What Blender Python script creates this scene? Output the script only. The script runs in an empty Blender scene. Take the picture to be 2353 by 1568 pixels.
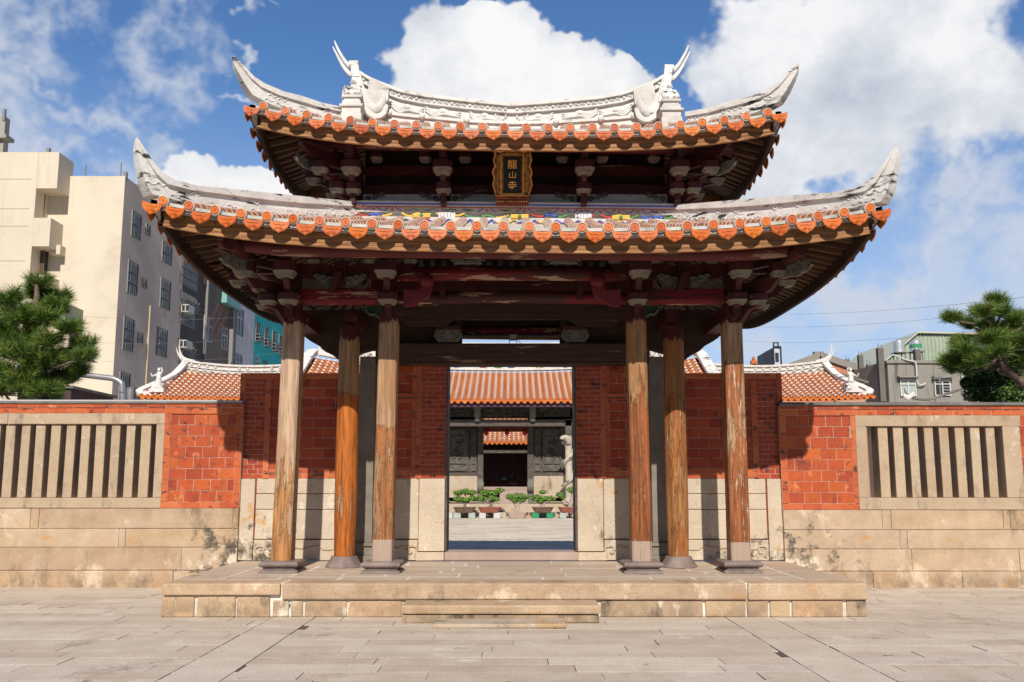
import bpy, bmesh, math, random
from mathutils import Vector, Matrix, noise
R = math.radians
rng = random.Random(7)
scene = bpy.context.scene
COL = scene.collection
# ---------------------------------------------------------------- measuring camera (same numbers as the real camera below)
F, PX, PY, CZ = 2000.0, 1176.5, 848.0, 1.6
_t = (1115 - PY) / F; _p = math.atan(_t); CC, SS = math.cos(_p), math.sin(_p)
def at(px, py, Y):
    a = (PY - py) / F; Z = Y * (a * CC + SS) / (CC - a * SS); D = Y * CC + Z * SS
    return Vector(((px - PX) * D / F, Y, Z + CZ))
def atplane(px, py, P, d):
    # sight line through (px,py) meets the vertical plane through P=(x,y) with direction d=(x,y)
    u = (px - PX) / F; w = (PY - py) / F
    r = Vector((u, CC - w * SS, SS + w * CC))
    n = (-d[1], d[0]); k = (P[0] * n[0] + P[1] * n[1]) / (r.x * n[0] + r.y * n[1])
    return Vector((r.x * k, r.y * k, r.z * k + CZ))
# ---------------------------------------------------------------- mesh collector
ORG = {}
class MB:
    def __init__(s): s.v = []; s.f = []; s.m = []; s.r = []; s.cuts = []
    def add(s, vs, fs, m=0, r=None):
        if r is None: r = rng.random()
        b = len(s.v); s.cuts.append((b, len(s.f))); s.v += [Vector(q) for q in vs]
        for q in fs: s.f.append([b + i for i in q]); s.m.append(m); s.r.append(r)
    def box(s, x0, x1, y0, y1, z0, z1, m=0, r=None):
        s.add([(x0,y0,z0),(x1,y0,z0),(x1,y1,z0),(x0,y1,z0),(x0,y0,z1),(x1,y0,z1),(x1,y1,z1),(x0,y1,z1)],
              [(0,3,2,1),(4,5,6,7),(0,1,5,4),(1,2,6,5),(2,3,7,6),(3,0,4,7)], m, r)
    def hexa(s, P, m=0, r=None):
        s.add(P, [(0,3,2,1),(4,5,6,7),(0,1,5,4),(1,2,6,5),(2,3,7,6),(3,0,4,7)], m, r)
    def beam(s, a, b, w, h, m=0, r=None, up=(0,0,1)):
        a = Vector(a); b = Vector(b); d = (b - a).normalized(); u = Vector(up)
        if abs(d.dot(u)) > .97: u = Vector((0,1,0))
        sd = d.cross(u).normalized(); u = sd.cross(d).normalized(); sd *= w/2; u *= h/2
        s.hexa([a-sd-u, a+sd-u, b+sd-u, b-sd-u, a-sd+u, a+sd+u, b+sd+u, b-sd+u], m, r)
    def prism(s, poly, O, U, V, N, th, m=0, r=None, taper=1.0):
        # polygon (u,v) in the plane O+uU+vV, extruded by th along N (centred)
        O, U, V, N = Vector(O), Vector(U), Vector(V), Vector(N); n = len(poly)
        cu = sum(p[0] for p in poly)/n; cv = sum(p[1] for p in poly)/n
        A = [O + U*(cu+(p[0]-cu)*taper) + V*(cv+(p[1]-cv)*taper) - N*th/2 for p in poly]; B = [O + U*p[0] + V*p[1] + N*th/2 for p in poly]
        s.add(A + B, [tuple(range(n))[::-1], tuple(range(n, 2*n))] + [(i, (i+1) % n, n+(i+1) % n, n+i) for i in range(n)], m, r)
    def tube(s, pts, rad, n=8, m=0, r=None, cap=True, flat=1.0):
        pts = [Vector(p) for p in pts]; k = len(pts)
        if not hasattr(rad, '__len__'): rad = [rad]*k
        vs = []; prev = None
        for i, p in enumerate(pts):
            d = (pts[min(i+1, k-1)] - pts[max(i-1, 0)]).normalized()
            if prev is None:
                u = d.orthogonal().normalized()
                if abs(d.y) < .9: u = d.cross(Vector((0,1,0))).normalized()
            else: u = (prev - d*prev.dot(d)).normalized()
            prev = u; w = d.cross(u)
            for j in range(n):
                a = 2*math.pi*j/n; vs.append(p + (u*math.cos(a) + w*math.sin(a)*flat)*rad[i])
        fs = [(i*n+j, i*n+(j+1) % n, (i+1)*n+(j+1) % n, (i+1)*n+j) for i in range(k-1) for j in range(n)]
        if cap: fs += [tuple(range(n))[::-1], tuple((k-1)*n+j for j in range(n))]
        s.add(vs, fs, m, r)
    def lathe(s, prof, c, n=16, m=0, r=None, sx=1, sy=1):
        vs = []; k = len(prof)
        for (rr, z) in prof:
            for j in range(n): a = 2*math.pi*(j+.5)/n; vs.append((c[0]+rr*math.cos(a)*sx, c[1]+rr*math.sin(a)*sy, c[2]+z))
        fs = [(i*n+j, i*n+(j+1) % n, (i+1)*n+(j+1) % n, (i+1)*n+j) for i in range(k-1) for j in range(n)]
        fs += [tuple(range(n))[::-1], tuple((k-1)*n+j for j in range(n))]
        s.add(vs, fs, m, r)
    def loft(s, secs, m=0, r=None):
        n = len(secs[0]); vs = [q for c in secs for q in c]
        fs = [(i*n+j, i*n+(j+1) % n, (i+1)*n+(j+1) % n, (i+1)*n+j) for i in range(len(secs)-1) for j in range(n)]
        fs += [tuple(range(n))[::-1], tuple((len(secs)-1)*n+j for j in range(n))]
        s.add(vs, fs, m, r)
    def sphere(s, c, rx, ry=None, rz=None, n=10, m=0, r=None):
        ry = ry or rx; rz = rz or rx; k = max(4, n//2)
        prof = [(max(.02, math.sin(math.pi*i/k)), -math.cos(math.pi*i/k)) for i in range(k+1)]
        vs = [(c[0]+a*rx*math.cos(2*math.pi*j/n), c[1]+a*ry*math.sin(2*math.pi*j/n), c[2]+b*rz) for a, b in prof for j in range(n)]
        fs = [(i*n+j, i*n+(j+1) % n, (i+1)*n+(j+1) % n, (i+1)*n+j) for i in range(k) for j in range(n)]
        fs += [tuple(range(n))[::-1], tuple(k*n+j for j in range(n))]
        s.add(vs, fs, m, r)
    def map(s, fn): s.v = [Vector(fn(q)) for q in s.v]; return s
    def build_each(s, name, mats, parent):
        # one object per piece that was added
        i = 0; pend = []
        for a, b in zip(s.cuts, s.cuts[1:]+[(len(s.v), len(s.f))]):
            m = MB(); m.v = s.v[a[0]:b[0]]; m.f = [[k-a[0] for k in q] for q in s.f[a[1]:b[1]]]; m.m = s.m[a[1]:b[1]]; m.r = s.r[a[1]:b[1]]; m.build(name, mats, parent)
    def build(s, name, mats, parent=None, smooth=False, bevel=0, loc=None, fix=True):
        me = bpy.data.meshes.new(name)
        o = bpy.data.objects.new(name, me); COL.objects.link(o)
        if parent is not None:
            o.parent = parent; org = ORG[parent.name]
        elif loc is not None: org = Vector(loc); o.location = org
        else: org = Vector((0,0,0))
        ORG[o.name] = org
        me.from_pydata([tuple(q - org) for q in s.v], [], s.f)
        if not isinstance(mats, (list, tuple)): mats = [mats]
        for x in mats: me.materials.append(x)
        me.polygons.foreach_set('material_index', s.m)
        at_ = me.attributes.new('rnd', 'FLOAT', 'FACE'); at_.data.foreach_set('value', s.r)
        if fix:
            bm = bmesh.new(); bm.from_mesh(me); bmesh.ops.recalc_face_normals(bm, faces=bm.faces); bm.to_mesh(me); bm.free()
        if smooth:
            me.polygons.foreach_set('use_smooth', [True]*len(me.polygons))
            try: me.set_sharp_from_angle(angle=R(42))
            except Exception: pass
        if bevel:
            b = o.modifiers.new('bevel', 'BEVEL'); b.width = bevel; b.segments = 2; b.limit_method = 'ANGLE'; b.angle_limit = R(40)
        me.update(); return o
def empty(name, loc):
    o = bpy.data.objects.new(name, None); COL.objects.link(o); o.location = loc; o.empty_display_size = .2
    ORG[o.name] = Vector(loc); return o
def tag(o, label, cat, group=None):
    o['label'] = label; o['category'] = cat
    if group: o['group'] = group
    return o
def structure(o): o['kind'] = 'structure'; return o
def stuff(o, label=None, cat=None):
    o['kind'] = 'stuff'
    if label: o['label'] = label; o['category'] = cat
    return o
def curve_pts(P, k=6):
    # Catmull-Rom through points
    P = [Vector(p) for p in P]; out = []
    for i in range(len(P)-1):
        a = P[max(i-1, 0)]; b = P[i]; c = P[i+1]; d = P[min(i+2, len(P)-1)]
        for j in range(k):
            t = j/k; out.append(.5*((2*b)+(c-a)*t+(2*a-5*b+4*c-d)*t*t+(3*b-a-3*c+d)*t**3))
    out.append(P[-1]); return out
def lerp(a, b, t): return a+(b-a)*t
def interp(L, x):
    if x <= L[0][0]: return L[0][1]
    for i in range(len(L)-1):
        if x <= L[i+1][0]: return lerp(L[i][1], L[i+1][1], (x-L[i][0])/(L[i+1][0]-L[i][0]))
    return L[-1][1]
# ---------------------------------------------------------------- materials
class NT:
    def __init__(s, nt): s.nt = nt; s.n = nt.nodes; s.l = nt.links
    def new(s, t, **k):
        o = s.n.new(t)
        for a, b in k.items(): setattr(o, a, b)
        return o
    def put(s, sock, v):
        if isinstance(v, bpy.types.NodeSocket): s.l.new(v, sock)
        elif v is not None:
            if hasattr(v, '__len__') and len(v) == 3 and sock.type == 'RGBA': v = (*v, 1)
            sock.default_value = v
    def math(s, op, a, b=None, c=None, clamp=False):
        o = s.new('ShaderNodeMath', operation=op, use_clamp=clamp)
        s.put(o.inputs[0], a)
        if b is not None: s.put(o.inputs[1], b)
        if c is not None: s.put(o.inputs[2], c)
        return o.outputs[0]
    def mix(s, f, a, b, blend='MIX'):
        o = s.new('ShaderNodeMix', data_type='RGBA', blend_type=blend)
        s.put(o.inputs[0], f); s.put(o.inputs[6], a); s.put(o.inputs[7], b); return o.outputs[2]
    def noise(s, vec, scale, detail=4, rough=.6, stretch=None, off=None, dist=0):
        if stretch or off:
            m = s.new('ShaderNodeMapping'); s.put(m.inputs[0], vec)
            if stretch: m.inputs['Scale'].default_value = stretch
            if off: m.inputs['Location'].default_value = off
            vec = m.outputs[0]
        o = s.new('ShaderNodeTexNoise'); s.put(o.inputs['Vector'], vec); o.inputs['Scale'].default_value = scale
        o.inputs['Detail'].default_value = detail; o.inputs['Roughness'].default_value = rough; o.inputs['Distortion'].default_value = dist
        return o.outputs[0]
    def ramp(s, f, stops, ease='LINEAR'):
        o = s.new('ShaderNodeValToRGB'); o.color_ramp.interpolation = ease; e = o.color_ramp.elements
        while len(e) < len(stops): e.new(.5)
        for i, (p, c) in enumerate(stops): e[i].position = p; e[i].color = (*c, 1) if len(c) == 3 else c
        s.put(o.inputs[0], f); return o.outputs[0]
    def mask(s, f, lo, hi):
        o = s.new('ShaderNodeMapRange', interpolation_type='SMOOTHSTEP'); s.put(o.inputs[0], f)
        o.inputs[1].default_value = lo; o.inputs[2].default_value = hi; return o.outputs[0]
MATS = {}
def mat(name, cols, scale=2.0, stretch=None, rough=.8, rnd=None, rmix=.6, speck=None, stains=(), bump=None, metal=0, gloss=None, seed=0, emit=None, spec=.3):
    """cols: colours met by a soft noise; rnd: colours picked per block; speck=(scale,amount); stains=[(colour,scale,lo,hi,stretch)]"""
    m = bpy.data.materials.new(name); m.use_nodes = True; T = NT(m.node_tree); T.n.clear()
    out = T.new('ShaderNodeOutputMaterial'); b = T.new('ShaderNodeBsdfPrincipled'); T.l.new(b.outputs[0], out.inputs[0])
    tc = T.new('ShaderNodeTexCoord').outputs['Object']
    off = (seed*3.7, seed*1.9, seed*5.3)
    if len(cols) == 1: c = cols[0]
    else:
        f = T.noise(tc, scale, 5, .62, stretch, off)
        n = len(cols); c = T.ramp(f, [(.32+.36*i/(n-1), cols[i]) for i in range(n)])
    if rnd:
        a = T.new('ShaderNodeAttribute', attribute_name='rnd').outputs['Fac']
        n = len(rnd); c = T.mix(rmix, c, T.ramp(a, [(i/(max(1, n-1)), rnd[i]) for i in range(n)]))
    for i, (sc, ss, lo, hi, st) in enumerate(stains):
        f = T.noise(tc, ss, 6, .68, st, (off[0]+11*i+3, off[1]+7*i, off[2]+2))
        c = T.mix(T.mask(f, lo, hi), c, sc)
    if speck:
        f = T.noise(tc, speck[0], 2, .5, None, off)
        g = T.math('MULTIPLY_ADD', f, speck[1]*2, 1-speck[1])
        c = T.mix(1.0, c, comb(T, g), 'MULTIPLY')
    T.put(b.inputs['Base Color'], c)
    b.inputs['Roughness'].default_value = rough; b.inputs['Metallic'].default_value = metal
    b.inputs['Specular IOR Level'].default_value = spec
    if bump:
        h = None
        for (bs, bw) in bump[0]:
            f = T.noise(tc, bs, 3, .6, stretch if bs > 8 else None, off); f = T.math('MULTIPLY', f, bw)
            h = f if h is None else T.math('ADD', h, f)
        bp = T.new('ShaderNodeBump'); bp.inputs['Strength'].default_value = 1; bp.inputs['Distance'].default_value = bump[1]
        T.put(bp.inputs['Height'], h); T.put(b.inputs['Normal'], bp.outputs[0])
    if emit: T.put(b.inputs['Emission Color'], emit[0]); b.inputs['Emission Strength'].default_value = emit[1]
    MATS[name] = m; return m
def comb(s, g):
    o = s.new('ShaderNodeCombineColor'); 
    for i in range(3): s.put(o.inputs[i], g)
    return o.outputs[0]

# stone
GR = dict(speck=(85, .42), bump=(((60, .7), (9, 1.0)), .008), rough=.85)
granite = mat('granite_tan', [(.31,.20,.11), (.46,.32,.195), (.58,.45,.32)], 2.6, rnd=[(.54,.405,.28), (.45,.30,.19), (.53,.43,.33), (.40,.29,.215), (.57,.45,.32)], rmix=.5,
    stains=[((.20,.145,.09), 1.3, .56, .72, (1,1,.6)), ((.62,.50,.36), 1.9, .58, .68, (1,1,.7)), ((.52,.27,.10), 2.7, .60, .74, (1,1,1.5)), ((.10,.08,.06), 7, .66, .72, None)], **GR)
granite_dirty = mat('granite_weathered', [(.40,.29,.18), (.50,.37,.24)], 1.2, rnd=[(.52,.38,.24), (.44,.33,.22), (.50,.30,.18), (.36,.27,.20)], rmix=.55,
    stains=[((.10,.08,.06), 1.6, .53, .66, (1,1,.5)), ((.66,.58,.46), 3.2, .58, .66, (1,1,.7)), ((.55,.30,.12), 2.0, .62, .70, None)], **GR)
granite_pale = mat('granite_pale', [(.40,.33,.26), (.52,.44,.35)], 1.5, rnd=[(.53,.45,.36), (.45,.36,.27), (.48,.41,.33)], rmix=.5,
    stains=[((.17,.14,.11), 1.7, .56, .72, (1.2,1,.4)), ((.46,.30,.16), 2.2, .52, .66, None), ((.66,.60,.52), 3.2, .62, .70, None)], **GR)
granite_rail = mat('granite_rail', [(.38,.28,.19), (.52,.41,.29)], 3.0, rnd=[(.48,.36,.24), (.40,.29,.20), (.53,.42,.30)], rmix=.5,
    stains=[((.17,.13,.10), 2.4, .52, .72, (1,1,.4)), ((.60,.52,.42), 3.3, .6, .7, None)], **GR)
mortar = mat('lime_mortar', [(.52,.47,.40), (.78,.73,.65)], 5, rough=.9, bump=(((30, 1),), .004), stains=[((.12,.10,.08), 6, .60, .66, None)])
paver = mat('paving_granite', [(.42,.34,.265), (.62,.54,.455)], 2.2, rnd=[(.56,.47,.385), (.44,.355,.285), (.64,.56,.475), (.50,.42,.345), (.58,.52,.45)], rmix=.55, speck=(55, .42), rough=.8,
    stains=[((.20,.165,.135), .9, .60, .78, (1,1,1)), ((.10,.085,.07), 6.5, .66, .71, None), ((.66,.60,.53), 1.8, .60, .74, None), ((.36,.25,.17), .55, .56, .80, None), ((.13,.11,.09), 3.0, .64, .72, None)], bump=(((45, .6), (6, 1.0)), .005))
paver_joint = mat('paving_joint', [(.07,.055,.042), (.15,.12,.095)], 6, rough=.95)
plat_top = mat('platform_paving', [(.42,.32,.24), (.54,.44,.34)], 1.2, rnd=[(.50,.40,.31), (.42,.30,.225), (.54,.45,.36)], rmix=.5, speck=(80, .25), rough=.75, bump=(((45, .6), (6, 1.0)), .004), stains=[((.20,.14,.11), 1.8, .58, .75, None)])
dark_stone = mat('plinth_stone', [(.16,.12,.11), (.27,.21,.19)], 4, speck=(70, .3), rough=.6, bump=(((50, .5), (10, 1)), .006))
blackstone = mat('grey_coping', [(.13,.12,.11), (.22,.20,.18)], 3, rough=.9, speck=(60, .25))
def grime_near_gate(m):
    # black mould and pale lime patches that the real wall carries low down on both sides of the platform
    T = NT(m.node_tree); bs = [n for n in T.n if n.type == 'BSDF_PRINCIPLED'][0]; src = bs.inputs['Base Color'].links[0].from_socket
    pos = T.new('ShaderNodeNewGeometry').outputs['Position']; sp = T.new('ShaderNodeSeparateXYZ'); T.put(sp.inputs[0], pos)
    n = T.noise(pos, 3.0, 8, .72); n2 = T.noise(pos, 2.2, 7, .7, off=(5,5,5)); ax = T.math('ABSOLUTE', sp.outputs[0])
    zone = T.math('MULTIPLY', T.mask(ax, 5.9, 4.35), T.mask(sp.outputs[2], 1.45, .45)); zone = T.math('MULTIPLY', T.math('MULTIPLY', zone, T.mask(ax, 2.6, 4.0)), T.mask(sp.outputs[1], 13.6, 13.95))
    c = T.mix(T.mask(T.math('MULTIPLY_ADD', zone, .22, n), .64, .76), src, (.11,.09,.07))
    c = T.mix(T.mask(T.math('MULTIPLY_ADD', zone, .20, n2), .68, .76), c, (.66,.57,.44))
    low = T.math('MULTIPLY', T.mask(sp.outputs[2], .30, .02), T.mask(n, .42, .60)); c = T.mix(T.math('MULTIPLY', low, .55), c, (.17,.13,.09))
    T.put(bs.inputs['Base Color'], c)
# brick
brick = mat('brick_red', [(.28,.036,.014), (.48,.09,.020)], 1.8, rnd=[(.24,.030,.015), (.46,.080,.018), (.60,.14,.022), (.30,.036,.016), (.52,.10,.02), (.37,.050,.017)], rmix=.6, rough=.55, spec=.4,
    speck=(60, .16), bump=(((50, .3), (12, 1)), .004), stains=[((.13,.03,.02), 2.2, .54, .70, None), ((.045,.02,.016), 7.0, .61, .68, None), ((.66,.24,.09), 3.0, .57, .70, None), ((.16,.04,.03), 13, .60, .68, None)])
brick_frame = mat('brick_border', [(.40,.075,.03), (.58,.15,.05)], 6, rnd=[(.40,.06,.025), (.56,.14,.04), (.46,.085,.03), (.62,.20,.07)], rmix=.6, rough=.6,
    speck=(60, .16), bump=(((50, .3), (12, 1)), .004), stains=[((.12,.035,.022), 3.0, .55, .62, (1.5, 1, 3.5))])
brick_dark = mat('brick_deep_red', [(.25,.045,.024), (.33,.058,.026)], 2.5, rnd=[(.23,.034,.022), (.34,.055,.026), (.38,.07,.028), (.28,.04,.024)], rmix=.65, rough=.55,
    speck=(60, .16), bump=(((50, .3), (12, 1)), .004), stains=[((.07,.022,.018), 4.5, .58, .70, None), ((.42,.25,.19), 3.0, .68, .74, None)])
grout = mat('brick_pointing', [(.46,.29,.21), (.64,.48,.38)], 8, rough=.9, stains=[((.26,.11,.07), 5, .54, .64, None)])
soffit_dark = mat('shade_dark_soffit', [(.035,.02,.014), (.07,.04,.025)], 5, rough=.8)  # near-black wood, carries the shade under the eaves in its colour
brick_gate = mat('brick_gate_shaded', [(.29,.042,.020), (.40,.066,.022)], 2.5, rnd=[(.24,.030,.016), (.38,.055,.02), (.46,.085,.022), (.30,.038,.018)], rmix=.65, rough=.55,
    speck=(60, .16), bump=(((50, .3), (12, 1)), .004), stains=[((.10,.024,.018), 4.5, .56, .68, None), ((.48,.28,.20), 3.0, .67, .73, None)])  # same brick, darkened part way for the shade on the gate wall
granite_dado = mat('granite_dado', [(.44,.36,.27), (.62,.53,.42)], 1.9, rnd=[(.62,.51,.38), (.50,.41,.31)], rmix=.5,
    stains=[((.13,.10,.08), 1.9, .55, .70, (1,1,.5)), ((.52,.30,.12), 2.4, .60, .68, None), ((.68,.60,.48), 4, .60, .66, None)], **GR)
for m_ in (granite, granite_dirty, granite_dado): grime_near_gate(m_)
# wood & paint
def column_mat(name, wood, paint, flake, lo, hi, seed, ends=1, ptop=9, foot=0):
    m = bpy.data.materials.new(name); m.use_nodes = True; T = NT(m.node_tree); T.n.clear()
    out = T.new('ShaderNodeOutputMaterial'); b = T.new('ShaderNodeBsdfPrincipled'); T.l.new(b.outputs[0], out.inputs[0])
    tc = T.new('ShaderNodeTexCoord').outputs['Object']; off = (seed*3.1, seed*2.3, seed*1.7)
    g = T.noise(tc, 46, 5, .75, (1,1,.045), off); g2 = T.noise(tc, 14, 4, .7, (1,1,.07), (off[1], 2, 5))
    gr = T.math('MULTIPLY_ADD', g2, .5, T.math('MULTIPLY', g, .5))
    w = T.mix(T.mask(gr, .36, .62), [c*.40 for c in wood], [min(1, c*1.10) for c in wood])
    big = T.noise(tc, 1.7, 3, .6, (1,1,.45), off)
    w = T.mix(T.math('MULTIPLY', T.mask(big, .45, .62), .7), w, T.mix(gr, [c*.5 for c in wood], [wood[0]*.92, wood[1]*.70, wood[2]*.50]))
    f = T.noise(tc, 11, 8, .80, (1,1,.11), off); f2 = T.noise(tc, .75, 2, .5, None, (off[0], 4, 1))
    fm = T.math('MULTIPLY_ADD', f2, .9, T.math('SUBTRACT', f, .45))
    zs0 = T.new('ShaderNodeSeparateXYZ'); T.put(zs0.inputs[0], tc); zw = T.math('ADD', zs0.outputs[2], .411)
    fm = T.math('SUBTRACT', fm, T.math('MULTIPLY', T.mask(T.math('MULTIPLY_ADD', f, .5, zw), ptop, ptop+.55), .45))
    if foot: fm = T.math('SUBTRACT', fm, T.math('MULTIPLY', T.mask(zw, foot, foot-.01), .5)); w = T.mix(T.mask(zw, foot, foot-.01), w, T.mix(gr, (.28,.19,.14), (.52,.40,.32)))
    p = T.mix(T.mask(gr, .36, .62), [c*.45 for c in paint], [min(1, c*1.35) for c in paint])
    c = T.mix(T.mask(fm, lo, lo+.03), w, p)
    f3 = T.noise(tc, 22, 8, .85, (1,1,.09), (off[2], 8, 3))
    c = T.mix(T.math('MULTIPLY', T.math('MULTIPLY', T.mask(f3, hi, hi+.02), T.mask(fm, lo-.10, lo+.02)), .85), c, flake)
    f4 = T.noise(tc, 20, 5, .75, (1,1,.05), (3, off[0], 9))
    c = T.mix(T.mask(f4, .63, .67), c, (.06,.035,.024))
    if ends:   # turned-up paint at the head, bare repair wood at the foot
        sp = T.new('ShaderNodeSeparateXYZ'); T.put(sp.inputs[0], tc)
        zz = T.math('MULTIPLY_ADD', f, .5, sp.outputs[2])
        c = T.mix(T.mask(zz, 3.74 if ends == 1 else 3.62, 3.75 if ends == 1 else 3.63), c, (.07,.012,.014))
    T.put(b.inputs['Base Color'], c); b.inputs['Roughness'].default_value = .62; b.inputs['Specular IOR Level'].default_value = .3
    bp = T.new('ShaderNodeBump'); bp.inputs['Distance'].default_value = .006; T.put(bp.inputs['Height'], T.math('ADD', g, T.mask(fm, lo, lo+.03))); T.put(b.inputs['Normal'], bp.outputs[0])
    return m
red_paint = mat('dark_red_paint', [(.042,.011,.011), (.075,.017,.016), (.055,.012,.012)], 3, rough=.6, stains=[((.23,.15,.11), 3.2, .63, .645, (.35,1,2.2)), ((.03,.012,.012), 2, .60, .70, None)], bump=(((9, 1),), .004))
bright_red = mat('worn_red_paint', [(.13,.010,.012), (.20,.014,.017)], 3, rough=.55, stains=[((.055,.018,.016), 2.3, .47, .54, (.3,1,1.6)), ((.40,.27,.18), 4.0, .58, .59, (.25,1,2.5))], bump=(((9, 1),), .004))
old_wood = mat('old_board_wood', [(.045,.022,.017), (.09,.05,.034)], 9, stretch=(.2,1,3), rough=.75, stains=[((.30,.21,.14), 3.5, .62, .635, (.3,1,2.4))])
fascia_wood = mat('fascia_wood', [(.16,.065,.025), (.33,.155,.06), (.46,.25,.11)], 7, stretch=(.25,.25,4), rough=.65, rnd=None, speck=(30, .1), stains=[((.16,.06,.03), 3.0, .62, .70, (.3,1,3))], bump=(((14, 1),), .004))
rafter_wood = mat('rafter_wood', [(.10,.05,.025), (.17,.09,.045)], 9, stretch=(1,1,2), rough=.75, rnd=[(.05,.026,.016), (.21,.12,.058), (.11,.06,.03)], rmix=.5)
dark_wood = mat('dark_grey_wood', [(.06,.05,.045), (.13,.105,.09)], 6, stretch=(.4,1,2), rough=.75, stains=[((.25,.20,.16), 3.5, .64, .66, (.4,1,2))])
bracket_white = mat('bracket_lime_white', [(.15,.13,.10), (.27,.24,.19)], 8, rough=.8, stains=[((.18,.15,.12), 6, .60, .68, None)])
carved_grey = mat('carved_grey_green', [(.10,.10,.085), (.22,.20,.165)], 14, rough=.8)
green_paint = mat('dark_green_paint', [(.03,.06,.045), (.05,.085,.06)], 5, rough=.7)
gold = mat('old_gold', [(.17,.07,.018), (.34,.16,.04)], 14, rough=.5, metal=.2, stains=[((.04,.018,.012), 12, .50, .62, None)], bump=(((25, 1),), .01))
gold_line = mat('gold_lettering', [(.75,.42,.12)], rough=.4, metal=.2)
lacquer = mat('black_lacquer', [(.006,.010,.014)], rough=.45)
plaque_red = mat('plaque_base_red', [(.11,.022,.016), (.19,.04,.022)], 12, rough=.5)
# plaster & tile
plaster = mat('roof_lime_plaster', [(.54,.51,.47), (.72,.70,.67)], 3.5, rough=.8, speck=(30, .08), bump=(((22, .6), (7, 1)), .012),
    stains=[((.30,.27,.24), 2.6, .60, .72, (.6,.6,1.6)), ((.055,.052,.05), 3.4, .64, .70, (.5,.5,2.0))])
plaster_clean = mat('ridge_lime_plaster', [(.64,.62,.59), (.79,.78,.75)], 3.5, rough=.8, speck=(30, .06), bump=(((22, .6), (7, 1)), .010), stains=[((.36,.33,.29), 3.6, .56, .70, (.7,.7,1.4)), ((.12,.11,.10), 5.0, .65, .71, (.6,.6,1.8))])
plaster_sooty = mat('hip_lime_plaster', [(.62,.59,.56), (.79,.77,.74)], 3.0, rough=.85, speck=(40, .07), bump=(((9, 1),), .010),
    stains=[((.30,.28,.26), 2.2, .57, .70, (.7,.7,1.6)), ((.04,.04,.04), 4.2, .56, .64, (.45,.45,2.2))])
tile = mat('terracotta_orange', [(.46,.105,.016), (.62,.165,.022)], 5, rnd=[(.42,.08,.018), (.66,.18,.02), (.55,.12,.016), (.48,.11,.03), (.70,.22,.025)], rmix=.6, rough=.5, spec=.4, speck=(60, .10),
    stains=[((.30,.08,.04), 6, .66, .72, None)], bump=(((40, .5),), .004))
tile_pale = mat('terracotta_faded', [(.58,.30,.13)], rnd=[(.62,.30,.12), (.55,.33,.17)], rough=.6)
tile_dark = mat('terracotta_weathered', [(.20,.05,.03), (.30,.08,.04)], 5, rough=.7)
lime_band = mat('lime_tile_band', [(.38,.34,.30), (.62,.58,.53)], 6, rough=.85, stains=[((.16,.14,.13), 5, .58, .68, None)])
lime_bright = mat('hall_lime_band', [(.62,.57,.51), (.80,.76,.70)], 4, rough=.85)
roof_tile = mat('hall_roof_tile', [(.27,.07,.025), (.42,.13,.035)], 2.2, rnd=[(.20,.055,.025), (.45,.14,.03), (.32,.09,.03), (.54,.23,.05)], rmix=.6, rough=.7,
    stains=[((.13,.07,.05), 2.8, .60, .72, None), ((.60,.30,.12), 1.6, .60, .72, None)])
PB = {k: mat('paint_'+k, [c], rough=.6, spec=.25) for k, c in dict(blue=(.06,.13,.62), yellow=(.72,.47,.09), red=(.50,.055,.05), green=(.10,.27,.08), violet=(.20,.14,.50), black=(.05,.05,.06)).items()}
# ================================================================ GROUND
g = MB(); g.add([(-600,-60,-.05),(600,-60,-.05),(600,1500,-.05),(-600,1500,-.05)], [(0,1,2,3)])
structure(g.build('ground', mat('earth_ground', [(.16,.14,.12), (.22,.20,.17)], .2, rough=.95)))
YW = 14.05                         # face of the boundary wall
YG = 14.15                         # face of the gate wall
def wz(py, Y=YW): return at(PX, py, Y).z
def wx(px, Y=YW, py=1115): return at(px, py, Y).x
# forecourt: rows of long granite slabs with two lengthwise strips
g = MB(); r2 = random.Random(3)
strips = [(-2.93, -2.40), (2.60, 3.17)]
def slab_row(x0, x1, y0, y1, off):
    x = x0 - off
    while x < x1:
        L = r2.uniform(1.05, 1.75); a, b = max(x, x0), min(x+L, x1)
        if b-a > .1:
            j = r2.uniform(.002, .004); jy = r2.uniform(.004, .009); zz = r2.uniform(-.0025, .0025); h = r2.uniform(-.0012, .0012)
            q = j + (r2.random() < .22)*.005
            g.add([(a+j,y0+jy,-.08),(b-q,y0+jy,-.08),(b-q,y1-jy,-.08),(a+j,y1-jy,-.08),(a+j,y0+jy,zz),(b-q,y0+jy,zz+h),(b-q,y1-jy,zz-h),(a+j,y1-jy,zz)],
                  [(4,5,6,7),(0,1,5,4),(1,2,6,5),(2,3,7,6),(3,0,4,7)], 0, r2.random())
        x += L
y = 3.0
while y < YW+.3:
    h = r2.uniform(.30, .345); y1 = y+h
    slab_row(-13, strips[0][0], y, y1, r2.uniform(0, 1.4)); slab_row(strips[0][1], strips[1][0], y, y1, r2.uniform(0, 1.4)); slab_row(strips[1][1], 13, y, y1, r2.uniform(0, 1.4))
    y = y1
for s0, s1 in strips:
    y = 3.0
    while y < 10.95:
        L = r2.uniform(1.0, 1.6)
        g.add([(s0+.008,y+.006,-.08),(s1-.008,y+.006,-.08),(s1-.008,y+L-.006,-.08),(s0+.008,y+L-.006,-.08),(s0+.008,y+.006,0),(s1-.008,y+.006,.001),(s1-.008,y+L-.006,0),(s0+.008,y+L-.006,-.001)],
              [(4,5,6,7),(0,1,5,4),(1,2,6,5),(2,3,7,6),(3,0,4,7)], 0, r2.random()); y += L
g.add([(-13,3,-.010),(13,3,-.010),(13,YW+.3,-.010),(-13,YW+.3,-.010)], [(0,1,2,3)], 1)
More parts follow.
